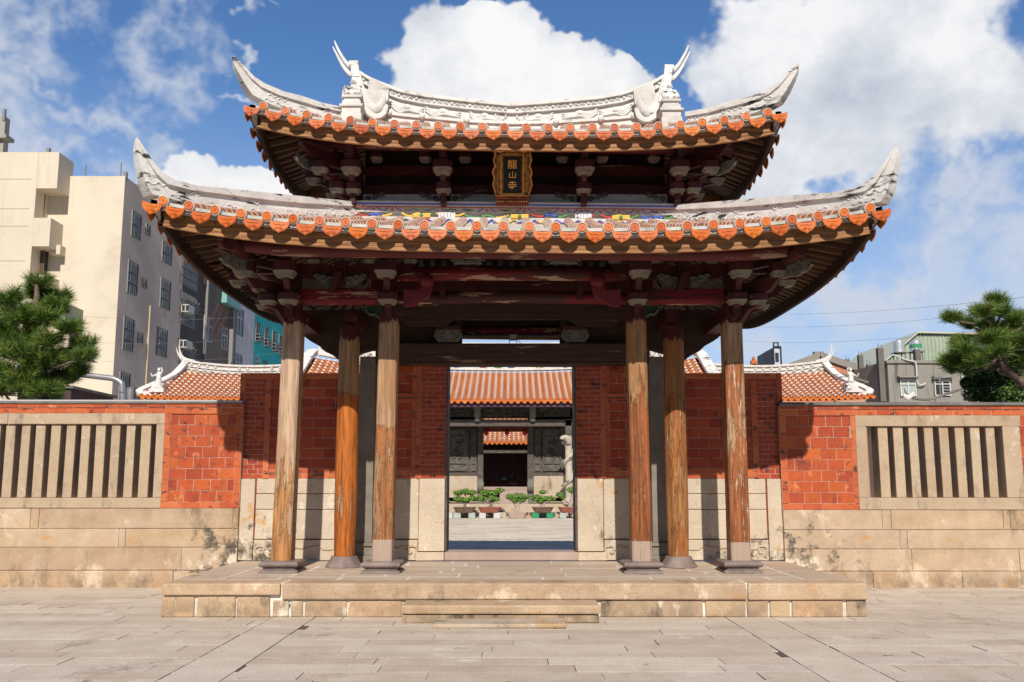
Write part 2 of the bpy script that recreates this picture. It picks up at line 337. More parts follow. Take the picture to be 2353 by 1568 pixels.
structure(g.build('forecourt_paving', [paver, paver_joint]))
g = MB(); g.add([(-90,-30,-.012),(90,-30,-.012),(90,2.99,-.012),(-90,2.99,-.012)], [(0,1,2,3)])  # unseen dark ground behind the camera, added to cut bounce light
structure(g.build('unseen_dark_ground', mat('dark_ground_asphalt', [(.045,.045,.047), (.07,.068,.066)], 2, rough=.9)))
# inner courtyard behind the gate
YH = 41.0
g = MB(); y = YW+.5
while y < YH-1.2:
    h = r2.uniform(.34, .42); x = -7-r2.random()
    while x < 7:
        L = r2.uniform(.7, 1.5); zz = .10+r2.uniform(-.004, .004)
        g.add([(x+.012,y+.012,0),(x+L-.012,y+.012,0),(x+L-.012,y+h-.012,0),(x+.012,y+h-.012,0),(x+.012,y+.012,zz),(x+L-.012,y+.012,zz),(x+L-.012,y+h-.012,zz),(x+.012,y+h-.012,zz)],
              [(4,5,6,7),(0,1,5,4),(1,2,6,5),(2,3,7,6),(3,0,4,7)], 0, r2.random()); x += L
    y += h
g.add([(-26,YW+.45,.088),(26,YW+.45,.088),(26,75,.088),(-26,75,.088)], [(0,1,2,3)], 1)
structure(g.build('courtyard_paving', [mat('courtyard_stone', [(.52,.44,.35), (.66,.58,.48)], .8, rnd=[(.48,.40,.32), (.64,.56,.46), (.72,.65,.55)], rmix=.6, rough=.8), mat('courtyard_mortar', [(.56,.51,.45), (.66,.61,.54)], 2, rough=.9)]))

# ================================================================ PLATFORM
PF = 10.93; PZ = .411
plat = empty('stone_platform', (0, PF, 0)); tag(plat, 'low granite platform with two front steps carrying the gate columns', 'platform')
def blk(mb, x0, x1, y0, y1, z0, z1, m=0, j=.004, wob=.004):
    v = []
    for z in (z0+j, z1-j):
        for (x, y) in ((x0+j, y0), (x1-j, y0), (x1-j, y1), (x0+j, y1)):
            v.append((x+rng.uniform(-wob, wob), y+rng.uniform(-wob, wob), z+rng.uniform(-wob, wob)*.6))
    mb.hexa(v, m)
def fx(px, py=1380): return at(px, py, PF).x
def fz(py): return at(PX, py, PF).z
top = MB()
for a, b, q in ((370,644,1368), (648,1716,1378), (1719,1993,1379)):
    blk(top, fx(a), fx(b), PF-.02, PF+.42, fz(q), PZ-.004, j=.001, wob=.006)
top.build('edge_stone', granite, plat, bevel=.018)
low = MB()
for a, b in ((370,446),(452,541),(544,620),(626,663),(667,695),(699,797),(800,923),(1380,1615),(1621,1714),(1717,1765),(1770,1815),(1820,1938),(1946,1992)):
    blk(low, fx(a), fx(b), PF+.004+rng.uniform(0,.015), PF+.4, 0, fz(1371 if b < 650 else (1381 if b < 925 else 1379)), m=0, j=.002, wob=.006)
low.box(-4.27, 4.31, PF+.035, YW+.05, 0, PZ-.02, 1)
low.build('base_stones', [granite_dirty, mortar], plat, bevel=.014)
pv = MB()   # top slabs
y = PF+.42; rows = [.33,.42,.36,.45,.38,.42,.36]
k = 0
while y < YW+.1 and k < len(rows):
    x = -3.75; y1 = min(y+rows[k], YW+.14)
    while x < 3.75:
        L = rng.uniform(.55, 1.25) if abs(x) > 1.4 else rng.uniform(1.3, 2.2); b = min(x+L, 3.75)
        jj = .020 if abs(x) > 1.3 else .007
        pv.box(x+jj, b-jj, y+jj*.7, y1-jj*.7, PZ-.1, PZ-.006+rng.uniform(-.003,.002)); x = b
    y = y1; k += 1
for s in (-1, 1):
    y = PF+.42
    while y < YW: 
        L = rng.uniform(.9, 1.3); y1 = min(y+L, YW+.05)
        pv.box(min(s*3.77, s*4.30), max(s*3.77, s*4.30), y+.008, y1-.008, 0.01, PZ-.003); y = y1
pv.box(-4.2, 4.2, PF+.05, YW+.03, 0.02, PZ-.009, m=1)
pv.build('paving_stone', [plat_top, mortar], plat, bevel=.006)
st = MB(); y0 = at(PX, 1433, 10.45); s1 = 10.456
zt1 = at(PX, 1391, s1).z
blk(st, at(920,1400,s1).x, at(1380,1400,s1).x, s1-.01, PF, at(PX,1412,s1).z, zt1, j=.001, wob=.004)
st.build('step', granite, plat, bevel=.02)
st = MB(); blk(st, at(924,1400,s1).x, at(1378,1400,s1).x, s1+.02, PF, 0, at(PX,1414,s1).z, j=.001, wob=.006)
st.build('step_base', granite_dirty, plat, bevel=.012)
st = MB(); s2 = 10.06; blk(st, at(993,1440,s2).x, at(1303,1440,s2).x, s2, s1+.01, 0, at(PX,1434,s2).z, j=0, wob=.008)
st.build('low_step', granite_pale, plat, bevel=.02)

# ================================================================ BRICKWORK HELPERS
def bricks(mb, x0, x1, z0, z1, y, bl, bh, m=0, gm=1, j=.009, dep=.05, seed=0, vertical=False):
    """running bond laid between x0..x1, z0..z1 on face y (towards -Y)"""
    rr = random.Random(seed*17+5); n = max(1, round((z1-z0)/bh)); h = (z1-z0)/n
    for i in range(n):
        k = max(1, round((x1-x0)/bl)); L = (x1-x0)/k; x = x0 - (L*.5 if i % 2 and k > 1 else 0)
        while x < x1-.001:
            a = max(x, x0); b = min(x+L+rr.uniform(-.012, .012)*(k > 1), x1) if x+L < x1-.02 else x1
            if b-a > .02:
                t = rr.uniform(-.002, .003)
                mb.box(a+j/2, b-j/2, y+t, y+dep, z0+i*h+j/2, z0+(i+1)*h-j/2, m, rr.random())
            x = b if x+L < x1-.02 else x1
    mb.box(x0-.002, x1+.002, y+.006, y+dep+.02, z0-.002, z1+.002, gm)
def soldier(mb, x0, x1, z0, z1, y, L, m=0, gm=1, j=.006, dep=.05):
    hor = (x1-x0) > (z1-z0); T = (x1-x0) if hor else (z1-z0); n = max(1, round(T/L)); L = T/n
    for i in range(n):
        if hor: mb.box(x0+i*L+j/2, x0+(i+1)*L-j/2, y-.004, y+dep, z0+j/2, z1-j/2, m)
        else: mb.box(x0+j/2, x1-j/2, y-.004, y+dep, z0+i*L+j/2, z0+(i+1)*L-j/2, m)
    mb.box(x0-.002, x1+.002, y+.004, y+dep+.02, z0-.002, z1+.002, gm)
def framed_panel(mb, x0, x1, z0, z1, y, bl, bh, fr=.085, m=0, fm=2, gm=1, seed=0, inner=.02):
    soldier(mb, x0, x0+fr, z0+fr, z1-fr, y-.006, .30, fm, gm); soldier(mb, x1-fr, x1, z0+fr, z1-fr, y-.006, .30, fm, gm)
    soldier(mb, x0, x1, z0, z0+fr, y-.006, .30, fm, gm); soldier(mb, x0, x1, z1-fr, z1, y-.006, .30, fm, gm)
    bricks(mb, x0+fr, x1-fr, z0+fr, z1-fr, y+inner*.5, bl, bh, m, gm, seed=seed)
# ================================================================ BOUNDARY WALLS
def boundary_wall(side):
    s = -1 if side == 'L' else 1
    w = empty('boundary_wall', (s*6.5, YW, 0))
    tag(w, 'boundary wall %s of the gate, brick panel, stone bar window and granite courses' % ('left' if s < 0 else 'right'), 'wall', 'boundary walls beside the gate')
    if s < 0:
        xg = wx(551); xb = wx(371); zc = wz(925); XE = -12.5
        win = (wx(0)-2.2, wx(372)); zs = [wz(q) for q in (1350,1311,1258,1215,1168)]
        joints = [[410], [425,605], [295, 280], [75,95,538,560]]
    else:
        xg = wx(1797); xb = wx(1977); zc = wz(930); XE = 12.5
        win = (wx(1972), wx(2353)+.0); zs = [wz(q) for q in (1350,1313,1262,1218,1172)]
        joints = [[1993,2195], [2085,2330], [2060,2078], [2023,2043,2300,2316]]
    X0, X1 = min(XE, xg), max(XE, xg)
    y = YW
    # granite courses
    c = MB()
    for i in range(4):
        js = sorted([wx(q) for q in joints[i]] + ([X0+2.0, X0+4.2-.3*i] if s < 0 else [X1-2.2+.3*i]))
        xs = [X0]+[q for q in js if X0+.05 < q < X1-.05]+[X1]
        for a, b in zip(xs[:-1], xs[1:]): blk(c, a, b, y-(.035 if i == 0 else 0), y+.35, zs[i] if i else -.05, zs[i+1], j=.0035, wob=.003)
    c.build('granite_course', granite, w, bevel=.008)
    k = MB(); k.box(X0+.01, X1-.01, y+.02, y+.33, 0, zs[4]-.01); k.build('wall_core', mortar, w)
    # lower brick panel
    zb = zs[4]; zt = wz(937 if s < 0 else 941)
    b = MB(); a0, a1 = min(xg, xb), max(xg, xb)
    b2 = (a0, a1-.0) 
    framed_panel(b, a0, a1, zb, zt, y+.01, .265, .168, .10, 0, 2, 1, seed=3+s)
    # two courses over the window
    zf = wz(950 if s < 0 else 955)
    wx0, wx1 = (X0, xb) if s < 0 else (xb, X1)
    bricks(b, wx0, wx1, zf, zt, y+.004, .31, .075, 2, 1, seed=8)
    bricks(b, min(wx0, a0), max(wx1, a1), zt, zc-.02, y-.012, .30, .07, 0, 1, seed=9)
    b.build('brick_panel', [brick, grout, brick_frame], w)
    k = MB(); k.box(a0+.01, a1-.01, y+.07, y+.34, zb, zt); k.box(X0, X1, y+.07, y+.34, zf+.01, zc-.03); k.build('brick_backing', brick_dark, w)
    # stone bar window
    zsill, ztop = zs[4]+.0, zf
    zlo, zhi = wz(1144), wz(975 if s < 0 else 980)
    xa, xc = win
    rails = MB()
    for a, bb in (((xa-.2, xa+2.25), (xa+2.25, xc)) if s < 0 else ((xa, xa+2.67),)): blk(rails, a, bb, y-.01, y+.36, zhi, ztop, j=.002, wob=.002)
    if s < 0: blk(rails, xa-.2, xc, y-.012, y+.36, zsill, zlo, j=.002, wob=.002)
    else: blk(rails, xa, xa+2.9, y-.012, y+.36, zsill, zlo, j=.002, wob=.002)
    if s < 0: posts = [(xc-.135, xc)]; bars = [wx(12.6+34.9*i) for i in range(-6, 10)]
    else: posts = [(xa, xa+.17), (wx(2302+10), wx(2352))]; bars = [wx(2037+35.6*i) for i in range(8)]
    for a, bb in posts: blk(rails, a, bb, y-.01, y+.34, zlo, zhi, j=.001, wob=.002)
    rails.build('window_frame', granite_rail, w, bevel=.008)
    if s > 0:
        e = MB(); bricks(e, wx(2354), X1, zs[4], zf, y+.01, .265, .168, 0, 1, seed=12); e.build('end_brickwork', [brick, grout], w)
        k = MB(); k.box(wx(2354)+.01, X1, y+.07, y+.34, zs[4], zf); k.build('brick_backing', brick_dark, w)
    n = 0
    for x in bars:
        if (s < 0 and x > xc-.24): continue
        q = MB(); hw = .074 + rng.uniform(-.006, .006); t = rng.uniform(-.006, .006)
        q.hexa([(x-hw,y+.03,zlo),(x+hw,y+.03,zlo),(x+hw,y+.31,zlo),(x-hw,y+.31,zlo),(x-hw+t,y+.03,zhi),(x+hw+t,y+.03,zhi),(x+hw+t,y+.31,zhi),(x-hw+t,y+.31,zhi)])
        q.build('stone_bar', granite_rail, w, bevel=.01); n += 1
    # coping
    q = MB(); q.box(X0, X1, y-.03, y+.40, zc-.018, zc+.008); 
    if s > 0: q.tube([(X0, y+.16, zc+.0), (X1, y+.16, zc+.0)], .05, 14, flat=4.2)
    q.build('coping', blackstone, w, smooth=s > 0)
    if s < 0:
        q = MB(); q.tube([(X0, y-.02, zc+.03), (xg-.4, y-.02, zc+.02), (xg, y-.02, zc+.012)], .018, 6); q.build('conduit_pipe', mat('grey_conduit', [(.45,.45,.45)], rough=.5), w)
boundary_wall('L'); boundary_wall('R')

# ================================================================ GATE
gate = empty('temple_gate', (0, 14.1, PZ))
tag(gate, 'two-tiered timber temple gate with swallowtail roofs on weathered columns', 'gate')
# ---- gate wall: granite dado + brick above, left and right of the door
def gw(px): return at(px, 1115, YG).x
zD = at(PX, 1100, YG).z; zTopO = at(PX, 858, YG).z; zTopI = at(PX, 826, YG).z
for s in (-1, 1):
    Xo = -4.44 if s < 0 else 4.41; Xd = -1.075 if s < 0 else 1.045
    def sp(a, b): return (min(a, b), max(a, b))
    q = MB()
    lo = sp(Xo, Xo-s*.31); blk(q, *lo, YG-.03, YG+.3, PZ, zD, m=0)
    zs_ = [PZ+.33, PZ+.80, PZ+1.05, zD] 
    for z0, z1 in zip(zs_[:-1], zs_[1:]): blk(q, *sp(Xo-s*.32, Xo-s*1.9), YG, YG+.3, z0, z1, m=0)
    blk(q, *sp(Xo-s*.32, Xo-s*1.9), YG-.05, YG+.3, PZ, PZ+.325, m=0)
    blk(q, *sp(Xd, Xd+s*.42), YG-.045, YG+.3, PZ+.14, zD, m=0)
    blk(q, *sp(Xd+s*.425, Xd+s*1.10), YG, YG+.3, PZ+.33, zD, m=0)
    blk(q, *sp(Xd+s*.425, Xd+s*1.10), YG-.05, YG+.3, PZ, PZ+.325, m=0)
    blk(q, *sp(Xd, Xd+s*.46), YG-.1, YG+.3, PZ, PZ+.135, m=0)
    q.build('granite_dado', granite_dado, gate, bevel=.008)
    c = MB()   # carved feet of the dado, dark scrolls
    for cx_, wd in ((Xo-s*1.1, .72), (Xd+s*.76, .30)):
        for e in (-1, 1):
            P = curve_pts([(cx_+e*wd, YG-.055, PZ+.06), (cx_+e*(wd+.02), YG-.06, PZ+.2), (cx_+e*(wd-.10), YG-.06, PZ+.22), (cx_+e*(wd-.10), YG-.06, PZ+.12), (cx_+e*(wd-.05), YG-.06, PZ+.13)], 4)
            c.tube(P, .018, 6)
        P = curve_pts([(cx_-wd+.12, YG-.055, PZ+.19), (cx_-wd*.5, YG-.058, PZ+.17), (cx_-wd*.35, YG-.058, PZ+.23), (cx_, YG-.058, PZ+.19), (cx_+wd*.35, YG-.058, PZ+.23), (cx_+wd*.5, YG-.058, PZ+.17), (cx_+wd-.12, YG-.055, PZ+.19)], 4)
        c.tube(P, .012, 6)
    c.build('carved_scroll', granite_pale, gate, smooth=True)
    k = MB(); k.box(*sp(Xo-s*.02, Xd+s*.04), YG+.03, YG+.28, PZ, zD); k.box(*sp(Xo-s*.03, s*2.0), YG+.07, YG+.28, zD, zTopO-.02); k.box(*sp(s*2.3, Xd+s*.03), YG+.07, YG+.28, zD, zTopI)
    k.build('wall_core', brick_dark, gate)
    q = MB(); yb = YG
    soldier(q, *sp(Xo, Xo-s*.08), zD+.0, zTopO, yb-.012, .28, 2)
    bricks(q, *sp(Xo-s*.08, Xo-s*.42), zD, zTopO-.08, yb+.004, .21, .076, 0, 1, seed=20+s)
    soldier(q, *sp(Xo-s*.42, Xo-s*.505), zD, zTopO-.08, yb-.01, .28, 2)
    soldier(q, *sp(Xo-s*.08, Xo-s*1.95), zTopO-.08, zTopO, yb-.012, .25, 2)
    bricks(q, *sp(Xo-s*.505, Xo-s*1.9), zD+.16, zTopO-.08, yb+.01, .31, .172, 0, 1, seed=24+s)
    bricks(q, *sp(Xo-s*.505, Xo-s*1.9), zD, zD+.16, yb+.004, .27, .08, 2, 1, seed=28+s)
    # door side
    x0 = Xd
    bricks(q, *sp(x0, x0+s*.41), zD, zTopI, yb-.02, .20, .074, 0, 1, seed=30+s)
    soldier(q, *sp(x0+s*.41, x0+s*.48), zD, zTopI, yb-.01, .28, 2)
    fz0 = zD+.12
    bricks(q, *sp(x0+s*.48, x0+s*1.12), zD, fz0, yb+.004, .27, .08, 2, 1, seed=34)
    for (za, zb_) in ((fz0, fz0+1.18), (fz0+1.20, zTopI-.02)):
        framed_panel(q, *sp(x0+s*.49, x0+s*1.12), za, zb_, yb+.008, .24, .16, .06, 0, 2, 1, seed=36+int(za*3))
    q.build('brick_wall', [brick_gate, grout, brick_frame], gate)
    # squared stone pillar standing against the wall
    q = MB(); cx_ = -2.33 if s < 0 else 2.34
    for (a, z0, z1) in ((.17, PZ, PZ+.10), (.145, PZ+.10, PZ+.24), (.165, PZ+.24, PZ+.29), (.125, PZ+.29, 3.66)):
        q.box(cx_-a, cx_+a, YG-.04-a*1.6, YG-.052, z0, z1)
    q.build('stone_pillar', mat('pillar_stone_'+('a' if s < 0 else 'b'), [(.17,.15,.12), (.27,.24,.20)], 3, speck=(70, .25), rough=.85, seed=s+2), gate, bevel=.008)
# threshold and dark reveal boards of the door
q = MB(); blk(q, -1.08, 1.05, YG-.1, YG+.5, PZ, PZ+.135, m=0); q.build('door_sill', mat('pink_sill_stone', [(.34,.25,.22), (.44,.33,.28)], 2, speck=(80, .2), rough=.8), gate, bevel=.015)
q = MB()
for s in (-1, 1):
    a = -1.075 if s < 0 else 1.045
    q.box(min(a, a-s*.03), max(a, a-s*.03), YG-.02, YG+.5, PZ+.135, zTopI)
q.box(-1.05, 1.02, YG+.0, YG+.5, zTopI-.06, zTopI)
q.build('door_frame', dark_wood, gate)
# ---- columns
specs = [ # x, y, kind, lean, material
 (-3.205, 12.42, 'sq', .05, column_mat('column_bleached', (.56,.38,.25), (.40,.19,.07), (.66,.56,.46), .56, .66, 1, ptop=2.3)),
 (-1.790, 12.32, 'sq', .03, column_mat('column_half_bare', (.46,.27,.145), (.33,.13,.045), (.62,.48,.34), .46, .66, 2, ptop=2.5, foot=.86)),
 (1.790, 12.32, 'sq', -.01, column_mat('column_orange_flaking', (.44,.235,.10), (.27,.085,.026), (.64,.50,.36), .40, .60, 3, ptop=3.5, foot=.84)),
 (3.175, 12.42, 'sq', .0, column_mat('column_brown_flaking', (.47,.29,.165), (.28,.092,.03), (.68,.55,.42), .38, .565, 4, ptop=3.45, foot=.82)),
 (-2.480, 13.12, 'rd', .0, column_mat('column_orange_paint', (.48,.28,.14), (.43,.125,.02), (.60,.44,.30), .38, .62, 5, 2, ptop=2.95)),
 (2.460, 13.12, 'rd', .0, column_mat('column_cedar_repair', (.40,.185,.065), (.33,.12,.035), (.58,.42,.28), .46, .58, 6, 2, ptop=3.05))]
labs = ['bleached square column at the far left', 'half bare square column left of the door', 'orange flaking square column right of the door', 'brown flaking square column at the far right', 'round orange column between the two left square ones', 'round cedar column between the two right square ones']
for i, (x, y, kind, lean, m) in enumerate(specs):
    c = MB(); H = 3.98
    if kind == 'sq':
        a = .139; ch = .022; base = PZ+.15
        def sec(z, a, dx): return [(x+dx+u, y+v, z) for u, v in ((-a+ch,-a),(a-ch,-a),(a,-a+ch),(a,a-ch),(a-ch,a),(-a+ch,a),(-a,a-ch),(-a,-a+ch))]
        c.loft([sec(lerp(base, H, t), lerp(a, a*.955, t), lean*t) for t in (0, .25, .5, .75, 1)])
    else:
        base = PZ+.15
        n = 28; c.loft([[(x+r*math.cos(2*math.pi*j/n), y+r*math.sin(2*math.pi*j/n), z) for j in range(n)] for z, r in ((base,.150),(base+.6,.163),(base+1.6,.166),(H,.152))])
    o = c.build('column', m, gate, smooth=kind == 'rd', bevel=.004 if kind == 'sq' else 0); o['label'] = labs[i]
    b = MB()
    if kind == 'sq':
        b.loft([[(x+u*r, y+v*r, PZ+z) for u, v in ((-1,-1),(1,-1),(1,1),(-1,1))] for r, z in ((.27,0),(.262,.025),(.215,.045),(.215,.065),(.24,.075),(.262,.088),(.27,.11),(.262,.13),(.24,.148),(.15,.152))])
    else:
        n = 32; b.loft([[(x+r*(1+.03*math.cos(8*a_))*math.cos(a_), y+r*(1+.03*math.cos(8*a_))*math.sin(a_), PZ+z) for a_ in [2*math.pi*j/n for j in range(n)]] for r, z in ((.275,0),(.262,.02),(.225,.07),(.195,.12),(.185,.152))])
    b.build('column_base', dark_stone, o, smooth=True)
# ================================================================ GATE ROOFS
class Roof:
    def __init__(s, **k): s.__dict__.update(k); s.gx = k.get('gx', 0)
    def surf(s, x, y):
        dx, dy = abs(x-s.xc), abs(y-s.yc)
        vf = (s.hy-dy)/(s.hy-s.by); vs = (s.hx-dx)/(s.hx-s.bx)
        if dx < s.gx or vf <= vs: v = vf; u = dx/lerp(s.hx, s.bx, min(1, max(0, v)))
        else: v = vs; u = dy/lerp(s.hy, s.by, min(1, max(0, v)))
        v = min(1, max(0, v)); u = min(1, u)
        return s.ze + s.lift*u**3*(1-v)**1.3 + (s.zt-s.ze)*v**1.12
    def sh(s, p): p = Vector(p); p.z -= s.K*(p.x-s.xc); return p
    def edge(s, side, t):  # point on the eave, t in metres along it from the middle; returns (pos, outward)
        if side == 'F': x, y, o = s.xc+t, s.yc-s.hy, (0,-1)
        elif side == 'B': x, y, o = s.xc-t, s.yc+s.hy, (0,1)
        elif side == 'L': x, y, o = s.xc-s.hx, s.yc+t, (-1,0)
        else: x, y, o = s.xc+s.hx, s.yc-t, (1,0)
        return s.sh((x, y, s.surf(x, y))), o
tile_eave = mat('eave_tile_terracotta', [(.48,.092,.009), (.66,.145,.012)], 5, rough=.5, spec=.4, speck=(60, .10), stains=[((.30,.08,.04), 6, .60, .70, None), ((.10,.05,.04), 9, .64, .70, None), ((.62,.50,.42), 7, .68, .72, None)], bump=(((40, .5),), .004))
nt = NT(tile_eave.node_tree); bs = [n for n in nt.n if n.type == 'BSDF_PRINCIPLED'][0]; src = bs.inputs['Base Color'].links[0].from_socket
oi = nt.new('ShaderNodeObjectInfo').outputs['Random']
nt.put(bs.inputs['Base Color'], nt.mix(.6, src, nt.ramp(oi, [(0,(.36,.060,.012)),(.25,(.66,.15,.012)),(.5,(.46,.085,.012)),(.75,(.60,.125,.014)),(1,(.72,.22,.022))])))
def cap_mesh():
    b = MB(); n = 20   # a disc facing -Y with a raised rim and a round character-like relief, behind it the end of the tube tile
    def ring(r, y): return [(r*math.cos(2*math.pi*j/n), y, r*math.sin(2*math.pi*j/n)) for j in range(n)]
    b.loft([ring(.072, .16), ring(.072, .0), ring(.060, -.004)], 1, .5)
    b.loft([ring(.058, .02), ring(.058, -.014), ring(.050, -.016), ring(.048, -.009), ring(.004, -.009)], 0, .5)
    for z in (-.017, 0, .017): b.box(-.028+abs(z)*.5, .028-abs(z)*.5, -.0135, -.008, z-.0035, z+.0035, 0, .5)
    b.box(-.0035, .0035, -.0135, -.008, -.034, .034, 0, .5)
    return b
def drip_mesh():
    b = MB(); W = .120; top = [(-W, .004), (-W*.55, -.012), (0, -.018), (W*.55, -.012), (W, .004)]
    bot = [(W*1.0, -.040), (W*.90, -.078), (W*.64, -.112), (W*.28, -.134), (0, -.156), (-W*.28, -.134), (-W*.64, -.112), (-W*.90, -.078), (-W*1.0, -.040)]
    poly = top + bot
    b.prism(poly, (0,0,0), (1,0,0), (0,0,1), (0,-1,0), .016, 0, .5)
    b.prism([(x*.86, (z+.06)*.8-.066) for x, z in poly], (0,-.009,0), (1,0,0), (0,0,1), (0,-1,0), .008, 0, .5, taper=.93)
    for k in range(7):
        a = math.pi*(.12+.76*k/6); b.tube([(.02*math.cos(a),-.017,-.125+.02*math.sin(a)), (.055*math.cos(a)*1.1,-.017,-.125+.06*math.sin(a))], .0028, 4, 0, .5)
    b.tube([(-.075,-.017,-.045),(-.04,-.017,-.058),(0,-.017,-.046),(.04,-.017,-.058),(.075,-.017,-.045)], .0028, 4, 0, .5)
    b.loft([[(x, y, .004+z-.02+dz) for x, z in ((-W,.02),(0,-.008),(W,.02)) for dz in (0,)] + [(x, y, z-.034) for x, z in ((W,.02),(0,-.008),(-W,.02))] for y in (0, .09)], 1, .5)
    return b
def build_roof(rf, name, ncap, nside, step, label):
    # body: tiled top, dark boarded underside
    b = MB(); nx, ny = 72, 44
    xs = [rf.xc-rf.hx+.02+2*(rf.hx-.02)*i/nx for i in range(nx+1)]; ys = [rf.yc-rf.hy+.02+2*(rf.hy-.02)*j/ny for j in range(ny+1)]
    T = [rf.sh((x, y, rf.surf(x, y)-.05)) for y in ys for x in xs]; Bm = [rf.sh((x, y, rf.surf(x, y)-.12)) for y in ys for x in xs]
    w = nx+1
    b.add(T, [(j*w+i, j*w+i+1, (j+1)*w+i+1, (j+1)*w+i) for j in range(ny) for i in range(nx)], 0)
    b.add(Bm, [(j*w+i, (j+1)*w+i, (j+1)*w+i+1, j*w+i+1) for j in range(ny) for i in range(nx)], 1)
    # tile rows, part of the roof skin
    tr = b; nt0 = 2
    def row(P, Q, n):
        for i in range(n):
            t0, t1 = i/n, (i+1)/n
            def pt(t): x = lerp(P[0], Q[0], t); y = lerp(P[1], Q[1], t); return rf.sh((x, y, rf.surf(x, y)-.012))
            a = pt(t0); c = pt(t1); tr.tube([a, a.lerp(c, .72)], [.064, .058], 8, 2); tr.tube([a.lerp(c, .70), c], [.070, .066], 8, 0)
    hxp = rf.hx-.0
    for k in range(ncap):
        t = (k-(ncap-1)/2)*step; x = rf.xc+t
        v = (rf.hx-abs(t))/(rf.hx-rf.bx) if abs(t) > max(rf.bx, rf.gx) else 1
        for sg in (-1, 1):
            y0 = rf.yc+sg*(rf.hy-.1); y1 = rf.yc+sg*lerp(rf.hy, rf.by, min(1, v))
            L = abs(y1-y0)
            if L > .2: row((x, y0), (x, y1), max(1, int(L/.21)))
    for k in range(nside):
        t = (k-(nside-1)/2)*step; y = rf.yc+t
        v = (rf.hy-abs(t))/(rf.hy-rf.by) if abs(t) > rf.by else 1
        vm = (rf.hx-rf.gx)/(rf.hx-rf.bx) if rf.gx else 1
        for sg in (-1, 1):
            x0 = rf.xc+sg*(rf.hx-.1); x1 = rf.xc+sg*lerp(rf.hx, rf.bx, min(vm, v))
            if abs(x1-x0) > .2: row((x0, y), (x1, y), max(1, int(abs(x1-x0)/.21)))
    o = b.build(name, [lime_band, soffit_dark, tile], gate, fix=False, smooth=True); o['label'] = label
    # eave tiles: each cap and each drip its own object
    protoC = cap_mesh().build('tile_cap', [tile_eave, lime_band], o, smooth=True, fix=True); protoD = drip_mesh().build('drip_tile', [tile_eave, lime_band], o)
    org = ORG[o.name]
    for ob in (protoC, protoD): ob.data.transform(Matrix.Translation(org))
    first = {id(protoC): True, id(protoD): True}
    rear = MB()
    def put(proto, pos, out, roll):
        ob = proto
        if not first[id(proto)]:
            ob = proto.copy(); COL.objects.link(ob); ob.parent = o
        first[id(proto)] = False
        ang = math.atan2(out[0], -out[1])
        ob.matrix_local = Matrix.Translation(Vector(pos)-org) @ Matrix.Rotation(ang, 4, 'Z') @ Matrix.Rotation(roll+rng.uniform(-.05,.05), 4, 'Y') @ Matrix.Rotation(rng.uniform(-.10, .10), 4, 'Z') @ Matrix.Rotation(rng.uniform(-.10, .06), 4, 'X')
    for side, n in (('F', ncap), ('L', nside), ('R', nside)):
        for k in range(n):
            t = (k-(n-1)/2)*step; p, out = rf.edge(side, t)
            p2, _ = rf.edge(side, t+.05); p3, _ = rf.edge(side, t-.05)
            sl = math.atan2(p2.z-p3.z, .1)
            put(protoC, p+Vector((0,0,rng.uniform(-.004,.004))), out, rng.uniform(-.2,.2))
        for k in range(n+1):
            t = (k-n/2)*step; lim = (rf.hx if side == 'F' else rf.hy)-.075
            t = max(-lim, min(lim, t))
            p, out = rf.edge(side, t); p2, _ = rf.edge(side, t+.05*(-1 if t > 0 else 1)); sl = math.atan2((p2.z-p.z)*(-1 if t > 0 else 1), .05)
            put(protoD, p+Vector((out[0]*.012, out[1]*.012, -.052+rng.uniform(-.005,.003))), out, -sl*.8)
    for k in range(ncap):
        t = (k-(ncap-1)/2)*step; p, out = rf.edge('B', t); rear.tube([p, p+Vector((0,-.15,0))], .06, 10, 0)
        p, out = rf.edge('B', t+step/2); rear.prism([(-.11,-.05),(.11,-.05),(.09,-.13),(0,-.2),(-.09,-.13)], p, (1,0,0), (0,0,1), (0,1,0), .02, 0)
    stuff(rear.build('rear_eave_tiles', tile, o))
    # lime edge, fascia, side fascia
    fb = rf.fb
    def along(side, inset, z0, z1, th, mb, m=0):
        L = rf.hx if side in 'FB' else rf.hy; secs = []; n = 48
        for i in range(n+1):
            t = -(L-inset)+2*(L-inset)*i/n; p, out = rf.edge(side, t); p = p - Vector((out[0]*inset, out[1]*inset, 0)); q = Vector((out[0]*th, out[1]*th, 0))
            secs.append([p+Vector((0,0,z0)), p+Vector((0,0,z1)), p-q+Vector((0,0,z1)), p-q+Vector((0,0,z0))])
        mb.loft(secs, m)
    e = MB()
    for side in 'FBLR': along(side, .035, -.105, .0, .09, e)
    e.build('lime_edge', lime_band, o)
    for side in 'FBLR':
        e = MB(); fm_ = fascia_wood if side in 'FB' else soffit_dark; along(side, .13, -fb+.01, -.10, .05, e); along(side, .12, -fb, -fb+.035, .05, e); along(side, .124, -fb+.055, -fb+.062, .05, e)  # side boards take the dark soffit colour to stand for their shade
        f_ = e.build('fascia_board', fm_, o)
    # rafters under the roof
    e = MB()
    def rafter(x0, y0, x1, y1):
        n = 4; P = [rf.sh((lerp(x0,x1,i/n), lerp(y0,y1,i/n), rf.surf(lerp(x0,x1,i/n), lerp(y0,y1,i/n))-.17)) for i in range(n+1)]
        for i in range(n): e.beam(P[i], P[i+1], .085, .07, 0, r=(i*0+((x0*7.3+y0*3.1) % 1)))
